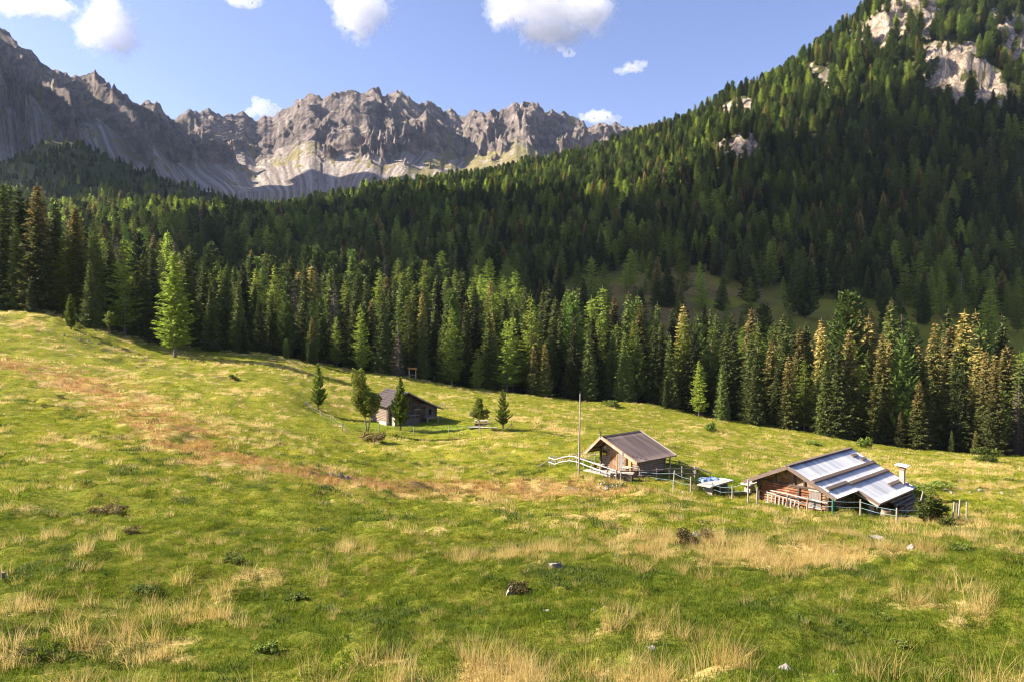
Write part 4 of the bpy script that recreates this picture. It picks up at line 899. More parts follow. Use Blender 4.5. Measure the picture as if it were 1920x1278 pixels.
# ---------------------------------------------------------------- fences
def rail_run(px, fence, posts_end=True, mp=None, mr=None, hh=1.0, extra=.0, sp=1.7, rails=(.42, .86)):
    pts = [gp(a, b) if not isinstance(a, Vector) else a for a, b in px]
    for a, b in zip(pts[:-1], pts[1:]):
        n_ = max(1, round((b - a).length / sp)); prev = None
        for i in range(n_ + 1):
            p = a.lerp(b, i / n_); p = Vector((p.x + random.uniform(-.05, .05), p.y + random.uniform(-.05, .05), 0)); p.z = zat1(p.x, p.y)
            if i > 0 or a is pts[0]:
                t = MB(); t.log((p.x, p.y, p.z - .2), (p.x + random.uniform(-.04, .04), p.y, p.z + hh * random.uniform(.93, 1.1)), .06, .05, n=7, seg=2); t.build('post', mp or M_POST, fence)
            if prev is not None:
                d_ = (p - prev).normalized() * .12; s_ = Vector((d_.y, -d_.x, 0)).normalized() * .085
                for r_ in rails:
                    t = MB(); t.log(prev - d_ + s_ + Vector((0, 0, r_ * hh)), p + d_ + s_ + Vector((0, 0, r_ * hh + random.uniform(-.03, .03))), .055, .05, n=7, seg=3); t.build('rail', mr or M_RAILP, fence)
            prev = p
pf = empty('rail_fence', (0, 0, 0), 0, 'sun-bleached two-rail fence running along the front of the small hut terrace', 'fence', None)
rail_run([(1031, 873), (1156, 900)], pf, sp=1.35)
t = MB(); a = gp(1031, 873); b = gp(1006, 876); t.log((a.x, a.y, a.z + .7), (b.x, b.y, b.z), .05); t.build('brace', M_POST, pf)
pf2 = empty('rail_fence', (0, 0, 0), 0, 'dark two-rail fence running right from the small hut towards the white table', 'fence')
rail_run([(1165, 901), (1230, 899), (1302, 897)], pf2, mr=M_RAILD, sp=1.6)
pf3 = empty('rail_fence', (0, 0, 0), 0, 'dark two-rail fence reaching from the flagpole corner to the left side of the small hut', 'fence')
rail_run([(1037, 871), (1115, 868)], pf3, mr=M_RAILD, sp=2.2)
pf4 = empty('rail_fence', (0, 0, 0), 0, 'rail fence behind the small hut running down to the blue covered box', 'fence')
rail_run([(1246, 877), (1304, 893)], pf4, mr=M_RAILD, sp=2.2)
t = MB(); a = gp(1302, 895); b = gp(1335, 900); t.log((a.x, a.y, a.z + .95), (b.x, b.y, b.z + .65), .05); t.build('rail', M_RAILP, pf4)
p = gp(1085, 893); mb = MB(); mb.log((p.x, p.y, p.z - .3), (p.x + .12, p.y, p.z + 7.45), .09, .05, n=10, seg=8, wob=.03); tag(mb.build('flagpole', M_POST, None), 'tall bare wooden pole standing at the fence left of the small hut', 'pole')
wb = empty('wooden_trough', gp(1166, 899), R(-20), 'low box-like wooden trough at the fence corner in front of the small hut', 'trough')
mb = MB(); mb.box((0, 0, .28), (1.9, .75, .62)); mb.build('trough_body', M_LOGD, wb); mb = MB()
for i in range(3): mb.box((0, -.27 + i * .27, .63), (2.05, .25, .05), jit=.01)
mb.build('lid', M_PALE, wb)

def wire_fence(name_label, posts, ropes, mrope, group=None, mp=None, brace=()):
    f_ = empty('wire_fence', (0, 0, 0), 0, name_label, 'fence', group); tops = []
    for i, (px, py, h, lean) in enumerate(posts):
        p = gp(px, py); t = MB(); q = Vector((p.x + lean, p.y, p.z + h)); m_ = mp or M_POST
        if isinstance(mp, dict): m_ = mp.get(i, M_POST)
        t.log((p.x, p.y, p.z - .2), q, .065, .055, n=7, seg=2); t.build('post', m_, f_); tops.append((p, q))
        if i in brace: t = MB(); s_ = brace[i]; t.log(p.lerp(q, .8), Vector((p.x + s_, p.y - .2, p.z - .1)), .05, .05, n=6, seg=1); t.build('brace', m_, f_)
    for k_ in ropes:
        t = MB()
        for (p, q), (p2, q2) in zip(tops[:-1], tops[1:]):
            a = p.lerp(q, k_); b = p2.lerp(q2, k_); m_ = (a + b) / 2 - Vector((0, 0, .06 * (b - a).length / 3))
            w_ = .018 if mrope is M_ROPE else .009; t.beam(a, m_, w_, w_); t.beam(m_, b, w_, w_)
        t.build('tape' if mrope is M_ROPE else 'wire', mrope, f_)
    return f_
wire_fence('post fence with turquoise tape running past the white table and the big hut',
           [(1200, 897, .7, 0), (1262, 919, 1.7, .12), (1295, 923, 1.25, 0), (1335, 928, 1.15, 0), (1373, 934.5, 1.1, 0), (1402.5, 941, 1.75, 0), (1418.5, 943, 1.25, .06), (1472, 953, 1.15, .2), (1513, 957, 1.2, .05), (1561, 962, 1.0, 0), (1613, 967, 1.15, 0), (1681, 981, 1.0, 0), (1758, 975, .9, 0)], (.5, .85), M_ROPE, mp={9: M_GREENP, 5: M_POST})
wire_fence('wire fence with thin braced posts around the barn garden',
           [(572, 759, .9, -.05), (601.5, 782, 1.0, 0), (621, 792, 1.15, 0), (642, 809, 1.25, 0), (711, 812, 1.2, 0), (776, 815, 1.2, 0), (841.5, 813.5, 1.15, 0), (899.7, 811, 1.1, 0), (960, 805, 1.2, 0)], (.45, .85), M_WIREG, brace={0: .8, 3: .85, 8: -.9})
wire_fence('wire fence at the back of the barn garden', [(634.8, 762, 1.1, 0), (828.5, 766, 1.2, 0), (849.3, 769.5, 1.0, 0), (884, 781, 1.0, 0), (920, 794, 1.05, 0)], (.85,), M_WIREG, brace={1: .9})
px_dark = lambda t: 'dark' in t
for i, (a, b, h, l_, t_) in enumerate(((1723, 949, 1.35, .35, 'leaning pale fence post in the grass right of the big hut'), (1786, 975, 1.2, .1, 'leftmost of the thin stakes behind the shrub right of the big hut'), (1793, 967, .9, .06, 'shorter dark stake behind the other stakes right of the shrub'),
                                  (1797, 974, 1.3, .08, 'tallest stake of the cluster right of the shrub'), (1812, 974, 1.2, 0, 'rightmost pale stake of the cluster right of the shrub'), (702.5, 699, 2.0, 0, 'thin post under the trees left of the board stand'), (6, 1085, .2, 0, 'short dark peg in the grass at the far left edge'))):
    M_ = M_RAILD if px_dark(t_) else M_POST
    p = gp(a, b); mb = MB(); mb.log((p.x, p.y, p.z - .2), (p.x + l_, p.y, p.z + h), .07 if i == 0 else .05, .05, n=7, seg=2); tag(mb.build('fence_post', M_, None), t_, 'post')

# ---------------------------------------------------------------- tables, covered box, board stand
tb = empty('white_table', gp(1342, 922), R(42), 'long white table with slab legs between the two huts', 'table'); 
mb = MB(); mb.box((0, 0, .86), (3.9, 1.35, .12)); mb.build('table_top', M_CONC, tb, .015)
for sx in (-1.3, 1.3): mb = MB(); mb.prism([(sx - .08, -.5, 0), (sx - .08, .5, 0), (sx - .08, .35, .8), (sx - .08, -.35, .8)], (.16, 0, 0)); mb.build('leg', M_CONC, tb)
mb = MB(); mb.beam((-.2, -.55, 0), (.15, -.35, .8), .12, .1); mb.build('strut', M_PALE, tb)
tb = empty('side_table', gp(1406, 921), R(42), 'small pale table on a block base under the left eave of the big hut', 'table')
mb = MB(); mb.box((0, 0, .80), (1.7, 1.0, .14)); mb.build('table_top', M_CONC, tb)
mb = MB(); mb.box((0, 0, .2), (1.0, .6, .42), jit=.02); mb.box((0, 0, .57), (.7, .45, .34)); mb.build('base', M_STONEP, tb)
bx = empty('covered_box', gp(1328, 909), R(25), 'pale box under a crumpled blue tarpaulin behind the white table', 'covered box')
mb = MB(); mb.box((0, 0, .22), (1.6, .8, .5)); mb.build('box', M_PALE, bx)
gx_, gy_ = np.meshgrid(np.linspace(-1.1, 1.1, 24), np.linspace(-.62, .62, 14)); gz_ = .62 + .07 * fbm(gx_ * 2.2, gy_ * 2.2, 3, 4) * 2 - .22 * sst(.75, 1.1, np.abs(gx_)) - .22 * sst(.35, .62, np.abs(gy_))
me = mesh_np('tarpaulin', np.stack([gx_, gy_, gz_], -1).reshape(-1, 3), grid_faces(14, 24), M_TARP, True); o = link('tarpaulin', me, bx); m_ = o.modifiers.new('solid', 'SOLIDIFY'); m_.thickness = .02
pt = empty('picnic_table', gp(902, 797), R(8), 'brown picnic table with benches under the small rowan right of the barn', 'picnic table')
mb = MB(); mb.box((0, 0, .74), (2.0, .8, .06)); mb.build('table_top', M_PALE, pt)
for sy in (-.75, .75): mb = MB(); mb.box((0, sy, .45), (2.1, .28, .06)); mb.build('bench_seat', M_PLB if sy < 0 else M_PALE, pt)
for sx in (-.75, .75):
    mb = MB(); mb.beam((sx, -.75, 0), (sx, -.25, .72), .08, .1); mb.beam((sx, .75, 0), (sx, .25, .72), .08, .1); mb.beam((sx, -.85, .4), (sx, .85, .4), .06, .1); mb.build('trestle', M_PLB, pt)
mb = MB(); mb.box((0, -1.0, .32), (2.15, .06, .34)); mb.build('bench_back_board', M_PLB, pt)
p = gp(905, 801); mb = MB(); mb.box((0, 0, .02), (4.2, 1.6, .10), jit=.12); o = mb.build('stone_slab', M_CONC, None); o.location = p; tag(o, 'flat pale slab on the lawn under the picnic table', 'slab')
st_ = empty('board_stand', gp(773.5, 710), R(-8), 'two-legged wooden stand with a sloping orange top at the forest edge', 'information stand')
for sx in (-.85, .85): mb = MB(); mb.box((sx, 0, 1.2), (.17, .17, 2.6)); mb.build('post', M_POST, st_)
mb = MB(); mb.box((0, 0, 1.0), (1.6, .1, .1)); mb.build('crossbar', M_POST, st_)
mb = MB(); mb.beam((-1.15, 0, 2.58), (1.15, 0, 2.58), 1.1, .12, (0, .45, 1)); mb.build('roof', M_ORANGE, st_)
# ---------------------------------------------------------------- lone trees, shrubs, rocks
def leafy_np(H, rg, lumps, n, ls, stems, spread=.9):
    """lumps: (x,y,z,rx,rz); leaf quads denser near the surface; stems: (foot, head, radius)"""
    C = []; 
    wts = np.array([l[3] ** 2 * l[4] for l in lumps]) ** .8; wts /= wts.sum(); cnt = rg.multinomial(n, wts)
    for (x, y, z, rx, rz), k in zip(lumps, cnt):
        d = rg.normal(0, 1, (k, 3)); d /= np.linalg.norm(d, axis=1)[:, None]; r = rg.uniform(.35, 1.0, k) ** .6
        r *= 1 + .25 * np.sin(d[:, 0] * 5 + x * 3) * np.cos(d[:, 2] * 4 + y)
        C.append(d * r[:, None] * [rx, rx, rz] + [x, y, z])
    C = np.concatenate(C); a = rg.uniform(0, 6.28, len(C)); e = rg.normal(-.2, .5, len(C)); l_ = ls * rg.uniform(.6, 1.3, len(C))
    A = np.stack([np.cos(a) * np.cos(e), np.sin(a) * np.cos(e), np.sin(e)], -1); sx = np.stack([-np.sin(a), np.cos(a), 0 * a], -1); ro = rg.normal(0, .8, len(C)); B = sx * np.cos(ro)[:, None] + np.cross(A, sx) * np.sin(ro)[:, None]
    V, Fq = quads(C, A * l_[:, None], B * (l_ * .5)[:, None]); tp = np.repeat((rg.random(len(C)) < .12) * .9, 4)
    sv = []; sf = []; b = 0
    for p, q, r_ in stems:
        p, q = np.array(p, float), np.array(q, float); d = q - p; L = np.linalg.norm(d); u = np.cross(d, [0, 1, .2]); u /= np.linalg.norm(u); w = np.cross(d / L, u); an = np.arange(6) * np.pi / 3
        ring = np.cos(an)[:, None] * u + np.sin(an)[:, None] * w; mid = (p + q) / 2 + rg.normal(0, .04, 3) * L
        for c_, k in ((p, 1.0), (mid, .75), (q, .35)): sv.append(c_ + ring * r_ * k)
        for s_ in range(2):
            for i in range(6): sf.append([b + s_ * 6 + i, b + s_ * 6 + (i + 1) % 6, b + (s_ + 1) * 6 + (i + 1) % 6, b + (s_ + 1) * 6 + i])
        b += 18
    return (V, Fq, tp), (np.concatenate(sv), np.array(sf))
def leafy(name, loc_, H, lumps, n, ls, stems, label, cat, mat, seed, bark=None, crown='crown', trunk='trunk'):
    rg = np.random.default_rng(seed); (V, Fq, tp), (tv, tf) = leafy_np(H, rg, lumps, n, ls, stems)
    r = empty(name, loc_, 0, label, cat); link(trunk, mesh_np(trunk, tv, tf, bark or M_BARKL), r); link(crown, mesh_np(crown, V, Fq, mat, False, dict(tip=tp)), r); return r
def lp(px, py, H, kind, seed, name, label, cat, mat, dens=1.0, spray=1.0, wide=1.0):
    p = gp(px, py); t = mk(kind, mat, M_BARK if kind != 'larch' else M_BARKL, H, seed, name, spray, dens); return plant(t, (p.x, p.y, p.z - .1), H, name, label, cat, wide=wide)
lp(597, 768, 7.6, 'young', 201, 'pine_tree', 'compact young stone pine with reddish trunk left of the barn', 'pine', M_PINL, 1.0, 1.35, 1.0)
lp(751, 806, 7.9, 'young', 202, 'pine_tree', 'slim stone pine standing right in front of the barn', 'pine', M_PINL, 1.0, 1.35, 1.0)
lp(943, 803, 5.9, 'young', 203, 'pine_tree', 'small stone pine with bare lower trunk at the right end of the barn garden', 'pine', M_PINL, .9, 1.35, 1.05)
lp(328, 670, 22.5, 'larch', 204, 'larch_tree', 'tall bright yellow-green larch standing alone in front of the dark wood', 'larch', M_LARL, 1.2, 1.1, 1.0)
lp(133, 618, 7.2, 'pine', 205, 'pine_tree', 'young egg-shaped pine at the upper left edge of the meadow', 'pine', M_PINL, 1.3, 1.1, 1.0)
lp(457, 663, 7.4, 'spruce', 206, 'spruce_tree', 'small dark spruce in front of the wood right of the lone larch', 'spruce', M_SPR, 1.1, 1.1, 1.1)
lp(1700, 832, 21, 'spruce', 207, 'spruce_tree', 'broad rust-brown spruce in the front row above the big hut', 'spruce', M_SPB, 1, 1.05, 1.1)
lp(1870, 852, 17, 'pine', 208, 'pine_tree', 'dense grey-green conifer in the front row at the far right', 'pine', M_PIN, 1.2, 1.1, .9)
p = gp(688, 808); leafy('rowan_tree', p, 8.6, [(-1.4, 0, 7.2, 1.15, 1.5), (-1.0, .1, 5.6, 1.4, 1.5), (.0, 0, 4.4, 1.5, 1.3), (.8, -.2, 3.6, 1.4, 1.2), (-.7, .2, 3.3, 1.3, 1.0), (1.5, .2, 4.4, .9, .8), (-1.6, -.2, 4.4, .9, .9), (.2, 0, 2.4, .9, .6)], 5200, .20,
    [((0, 0, -.2), (-.3, 0, 3.2), .13), ((.15, .1, -.2), (.6, 0, 3.4), .10), ((-.1, 0, -.2), (-.4, .1, 2.6), .09), ((-.3, 0, 3.1), (-1.3, 0, 7.4), .08), ((.0, 0, 3), (1.3, .1, 4.6), .05), ((-.3, 0, 3), (-1.6, .1, 4.6), .05)], 'tall double-stemmed rowan left of the barn door, leaning left', 'rowan', M_LEAF, 301)
bpy.context.scene.objects['rowan_tree'].scale = (.85, .85, 1)
p = gp(897, 806); leafy('rowan_tree', p, 4.7, [(.1, 0, 4.0, .6, .7), (0, 0, 3.1, .8, .7), (-.7, .1, 2.3, .6, .5), (.9, 0, 2.6, .7, .35), (.3, -.1, 2.0, .7, .5), (1.15, .1, 2.0, .3, .4)], 1500, .17,
    [((0, 0, -.2), (.1, 0, 2.4), .07), ((.1, 0, 2.3), (.1, 0, 4.2), .045), ((.1, 0, 1.9), (1.2, 0, 2.7), .04), ((.05, 0, 1.8), (-.7, 0, 2.4), .035)], 'small open rowan beside the picnic table', 'rowan', M_LEAF, 302)
p = gp(206, 630); leafy('rowan_tree', p, 5.0, [(0, 0, 4.2, .8, .9), (0, 0, 3.2, 1.1, .8), (.2, .1, 2.5, .8, .5)], 900, .22, [((0, 0, -.2), (0, 0, 3.5), .09), ((0, 0, 2), (.6, 0, 3.2), .04), ((0, 0, 2), (-.6, 0, 3.3), .04)], 'small round-headed sapling in front of the wood at the upper left', 'sapling', M_LEAF, 303)
def shrub(px, py, w, h, n, ls, label, seed, mat=None, name='shrub', cat='shrub'):
    if py > 940 and seed != 401: w *= .8; h *= .75; ls *= .85
    rg = np.random.default_rng(seed); p = gp(px, py); k = 13
    L_ = [(rg.uniform(-.9, .9) * w / 2, rg.uniform(-.8, .8) * w / 2, h * rg.uniform(.1, .66), w * rg.uniform(.10, .24), h * rg.uniform(.14, .36)) for _ in range(k)]
    S = [((rg.uniform(-.1, .1), rg.uniform(-.1, .1), -.1), (l[0] * .8, l[1] * .8, l[2]), .02 + .012 * h) for l in L_]
    return leafy(name, p, h, L_, n, ls, S, label, cat, mat or M_SHRUB, seed, crown='foliage', trunk='stem')
shrub(1745, 977, 1.8, 1.8, 2000, .11, 'bushy green elder shrub right of the big hut', 401)
shrub(1775, 985, 1.2, .9, 900, .09, 'low dark bush at the foot of the stakes right of the shrub', 402)
shrub(705, 828, 2.6, 1.25, 1500, .13, 'scrubby brown-green bush with a dead branch below the barn', 403, M_HEATH)
shrub(1305, 1018, 1.9, 1.0, 2600, .055, 'dark juniper bush around a stone in the middle of the slope', 404, M_HEATH)
shrub(205, 962, 1.8, .55, 2200, .05, 'low dark heather mound at the left, above a mossy hollow', 405, M_HEATH)
shrub(252, 1000, .9, .5, 900, .045, 'small dark thistle clump below the heather mound', 406, M_HEATH)
shrub(500, 1222, .62, .30, 700, .045, 'grey-green thistle in the foreground left of the centre', 407)
shrub(555, 1122, .75, .24, 700, .04, 'low dark green nettle patch above the foreground thistle', 408)
shrub(275, 1105, 1.1, .24, 900, .04, 'flat dark green nettle patch at the left', 409)
shrub(970, 1110, .9, .5, 1200, .04, 'dark heather clump leaning on a boulder right of the centre', 410, M_HEATH)
shrub(440, 1050, 1.0, .30, 800, .045, 'small green herb clump in the left foreground slope', 411)
shrub(438, 712, 1.6, 1.3, 900, .10, 'thin bush in the sunny grass right of the lone larch', 412)
shrub(1525, 832, 3.4, .8, 1200, .13, 'low bush in the meadow behind the big hut', 413)
shrub(1740, 915, 5.0, .6, 1800, .11, 'long low bramble on the stony bank behind the shrub', 414)
shrub(1330, 806, 2.6, 1.8, 900, .2, 'light green willow bush at the forest edge above the small hut', 415)
shrub(1620, 838, 3, 3.2, 1200, .22, 'dark green bush at the forest edge above the big hut', 416)
shrub(1850, 866, 4, 3.0, 1300, .22, 'leafy bush at the forest edge at the far right', 417)
shrub(1145, 762, 4, 2.0, 900, .24, 'low bush at the forest edge left of the flagpole top', 418)
shrub(1800, 1030, 1.0, .5, 700, .05, 'small dark bush beside a boulder on the right slope', 419)
shrub(110, 745, 1.3, .4, 500, .06, 'flat dark hummock bush in the left meadow', 420)
shrub(1690, 1210, .5, .22, 420, .03, 'small clover patch in the right foreground', 421)
shrub(1450, 1130, .6, .2, 420, .035, 'small green herb patch right of the centre foreground', 422)
# dead branch by the barn bush
p = gp(690, 824); mb = MB(); mb.log((-2.3, -.2, .05), (-.6, 0, .35), .07, .13, seg=4, wob=.2); mb.log((-.6, 0, .35), (-.35, .1, 1.15), .16, .05, seg=3, wob=.2); mb.log((-.5, 0, .5), (.6, .2, .85), .12, .05, seg=3, wob=.2); o = mb.build('dead_stump', wood_mat('rotten_wood', (.16, .06, .03), (.34, .16, .08), (.25, .17, .12)), None); o.location = p; tag(o, 'uprooted reddish stump with a long dead root below the barn', 'stump')
import bmesh
def rock(px, py, sx, sy, sz, label, seed, mat=None, sink=.25, group=None):
    bm = bmesh.new(); bmesh.ops.create_icosphere(bm, subdivisions=4, radius=1.0); V = np.array([v.co for v in bm.verts]); rg = np.random.default_rng(seed)
    for _ in range(11):                    # flat broken faces
        d = rg.normal(0, 1, 3); d[2] = abs(d[2]) * .8; d /= np.linalg.norm(d); h = rg.uniform(.55, .9); k = V @ d; V = V - np.where(k > h, k - h, 0)[:, None] * d
    o_ = seed * 3.1; nn = fbm(V[:, 0] * 2.2 + V[:, 2] * 1.3 + o_, V[:, 1] * 2.2 - V[:, 2] + o_, 4, seed) * .22; V = V * (1 + nn)[:, None] * [sx / 2, sy / 2, sz]
    for v, c_ in zip(bm.verts, V): v.co = Vector(c_)
    me = bpy.data.meshes.new('boulder'); bm.to_mesh(me); bm.free(); me.materials.append(mat or M_STONE); p = gp(px, py); o = link('boulder', me, loc=p - Vector((0, 0, sz * sink))); o.rotation_euler = (0, 0, rg.uniform(0, 6.28))
    return tag(o, label, 'rock', group)
rock(1041, 1062, .75, .5, .30, 'pinkish grey boulder in the dry grass right of the centre', 1)
rock(958, 1112, .6, .5, .36, 'rough lichen-spotted boulder beside the dark heather clump', 2)
rock(1648, 1010, 1.1, .6, .30, 'long pale boulder on the slope in front of the big hut', 3)
rock(1711, 1026, .5, .5, .30, 'small pale boulder to the right of the long one in front of the big hut', 4)
rock(1221, 1215, .45, .28, .09, 'flat white stone lying in the foreground grass', 5, M_STONEP)
rock(1475, 1252, .34, .25, .12, 'round pinkish stone near the bottom edge', 6)
rock(1564, 1259, .3, .2, .06, 'small flat stone near the bottom edge, right of the round one', 7, M_STONEP)
rock(1025, 1144, .34, .2, .07, 'thin pale stone in the grass below the boulder', 8, M_STONEP)
rock(1113, 1143, .2, .15, .08, 'small white stone right of the thin pale one', 9, M_STONEP)
rock(1304, 1008, .8, .45, .55, 'flat grey stone half hidden in the juniper bush', 10)
rock(1282, 955, .45, .3, .12, 'small pinkish stone in the grass below the white table', 11, M_STONEP)
rock(1281, 924, .4, .3, .2, 'white stone beside the taped fence left of the white table', 12, M_STONEP)
for i, (a, b, s_) in enumerate(((622, 892, .7), (637, 894, .9), (652, 896, .5), (668, 897, .4))): rock(a, b, s_, s_ * .7, s_ * .55, 'grey stone lying in the bare gully left of the centre', 20 + i, group='stones in the gully')
for i in range(16):
    a, b = 1120 + random.random() * 45, 905 + random.random() * 12; rock(a, b, random.uniform(.2, .5), random.uniform(.2, .4), random.uniform(.1, .25), 'pale broken stone in the heap below the small hut fence', 30 + i, M_STONEP, group='stone heap below the small hut')
for i, (a, b) in enumerate(((1700, 916), (1714, 914), (1722, 918), (1772, 918), (1781, 922), (1800, 917), (1838, 920), (1880, 923), (1905, 921), (1862, 919), (1820, 923))): rock(a, b, random.uniform(.35, .8), .35, random.uniform(.15, .3), 'pale stone along the grassy bank at the right, behind the shrub', 50 + i, M_STONE, group='stones on the right bank')
for i, (a, b) in enumerate(((150, 638), (166, 641), (185, 645), (205, 655), (240, 668), (272, 672), (213, 650), (255, 690), (300, 640), (120, 630))): rock(a, b, random.uniform(.7, 1.5), .7, random.uniform(.3, .6), 'grey stone in the eroded bank below the wood at the upper left', 70 + i, group='stones on the left bank')
for i in range(26):
    a, b = 1170 + rng.uniform(0, 230), 520 + rng.uniform(0, 70); p = hit(a, b, 255); rg = None
    pass
# ---------------------------------------------------------------- grass
def blades(n, rad, h0, h1, w, lean, seed, seg=2, curve=.5):
    rg = np.random.default_rng(seed); a = rg.uniform(0, 6.28, n); r = rad * np.sqrt(rg.random(n)); x = np.cos(a) * r; y = np.sin(a) * r
    d = a + rg.normal(0, .9, n); h = rg.uniform(h0, h1, n); l_ = h * rg.uniform(.1, lean, n); f = rg.uniform(0, 3.14, n); wx, wy = np.cos(f) * w / 2, np.sin(f) * w / 2
    V = []; 
    for i in range(seg + 1):
        t = i / seg; k = (1 - t) * (.9 + .3 * t) + .08; cx_ = x + np.cos(d) * l_ * t ** (1 + curve); cy_ = y + np.sin(d) * l_ * t ** (1 + curve); cz = h * t * (1 - .25 * t * np.minimum(l_ / h, 1)) - (.03 if i == 0 else 0)
        V += [np.stack([cx_ - wx * k, cy_ - wy * k, cz], -1), np.stack([cx_ + wx * k, cy_ + wy * k, cz], -1)]
    V = np.stack(V, 1); m_ = (seg + 1) * 2; base_ = np.arange(n)[:, None] * m_; Fq = np.concatenate([base_ + np.array([[2 * i, 2 * i + 1, 2 * i + 3, 2 * i + 2]]) for i in range(seg)])
    tp = np.tile(np.repeat(np.linspace(0, 1, seg + 1), 2), n)
    return V.reshape(-1, 3), Fq, tp
def grass_mat(name, c0, c1, c2, trans=.5, near=None):
    n = NT(name); pos = n.node('ShaderNodeNewGeometry').outputs['Position']; g = n.noise(pos, .9, 5, .65); g2 = n.noise(pos, 5, 3, .6); r = n.oirand()
    f = n.math('ADD', n.math('MULTIPLY', g, .6), n.math('ADD', n.math('MULTIPLY', g2, .25), n.math('MULTIPLY', r, .2)))
    c = n.ramp(f, [(.35, c0), (.52, c1), (.72, c2)])
    yy_ = n.node('ShaderNodeSeparateXYZ', ins={0: pos}).outputs[1]; near_tone = n.ramp(n.math('DIVIDE', n.math('ADD', yy_, n.math('MULTIPLY', n.noise(pos, .12, 4), 30.0)), 100.0), [(.30, 1.0), (.75, 0.0)])
    if near: c = n.mix(near_tone, c, n.mix(1.0, c, near, 'MULTIPLY'))  # grass colour multiplied darker towards the camera
    return n.out(c, .7, spec=.25, trans=trans)
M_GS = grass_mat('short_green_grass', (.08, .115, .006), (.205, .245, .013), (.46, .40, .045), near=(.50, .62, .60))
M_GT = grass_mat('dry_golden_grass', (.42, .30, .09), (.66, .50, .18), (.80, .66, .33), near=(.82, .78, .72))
M_GD = grass_mat('dark_herbs', (.05, .08, .012), (.10, .14, .024), (.17, .19, .04))
def gcol(name, specs, mat):
    c = bpy.data.collections.new(name)
    for k, s_ in enumerate(specs):
        V, Fq, tp = blades(*s_); o = bpy.data.objects.new('%02d_%s' % (k, name), mesh_np(name, V, Fq, mat, False, dict(tip=tp))); c.objects.link(o)
    return c
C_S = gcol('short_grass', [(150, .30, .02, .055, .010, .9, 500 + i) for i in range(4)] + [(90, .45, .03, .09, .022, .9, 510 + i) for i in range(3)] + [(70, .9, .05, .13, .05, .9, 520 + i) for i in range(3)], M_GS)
M_GL = grass_mat('fresh_lawn_grass', (.10, .15, .010), (.21, .28, .018), (.34, .38, .035))
for k_ in range(3):
    V, Fq, tp = blades(80, .9, .05, .13, .05, .9, 590 + k_); o = bpy.data.objects.new('%02d_lawn' % (10 + k_), mesh_np('lawn', V, Fq, M_GL, False, dict(tip=tp))); C_S.objects.link(o)
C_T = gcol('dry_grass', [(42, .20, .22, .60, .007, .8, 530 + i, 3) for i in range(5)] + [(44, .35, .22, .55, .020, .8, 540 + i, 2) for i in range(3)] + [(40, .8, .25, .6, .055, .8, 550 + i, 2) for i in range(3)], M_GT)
M_GR = grass_mat('rusty_dry_grass', (.22, .10, .03), (.42, .24, .08), (.62, .42, .17))
for k_, sp_ in enumerate([(44, .35, .18, .45, .020, .8, 580, 2), (44, .35, .18, .45, .020, .8, 581, 2), (40, .8, .2, .5, .055, .8, 582, 2), (40, .8, .2, .5, .055, .8, 583, 2)]):
    V, Fq, tp = blades(*sp_); o = bpy.data.objects.new('%02d_rusty' % (11 + k_), mesh_np('rusty', V, Fq, M_GR, False, dict(tip=tp))); C_T.objects.link(o)
C_D = gcol('herbs', [(60, .26, .05, .16, .035, 1.3, 560 + i) for i in range(4)], M_GD)
rgx = np.random.default_rng(9)
foot = [(hut, -1.6, 3.9, -2.2, 3.8), (big, -3.3, 6.4, -.3, 11.4), (barn, -3.3, 5.8, -1.6, 6.5)]
def outside(x, y):
    ok = np.ones(len(x), bool)
    for o, a, b, c_, d in foot:
        dx, dy = x - o.location.x, y - o.location.y; r_ = o.rotation_euler.z; lx = dx * math.cos(r_) + dy * math.sin(r_); ly = -dx * math.sin(r_) + dy * math.cos(r_); ok &= ~((lx > a) & (lx < b) & (ly > c_) & (ly < d))
    return ok
def patch(y0, y1, sp):
    x, y = jgrid(-.80 * y1, .80 * y1, y0, y1, sp, rgx); ok = (np.abs(x) < .80 * y + 2) & (y < edgeY(x, y) + 8) & outside(x, y); return x[ok], y[ok]
gp_, gr_, gs_, gi_ = [], [], [], []; tp_, tr_, ts_, ti_ = [], [], [], []; dp_, dr_, ds_, di_ = [], [], [], []
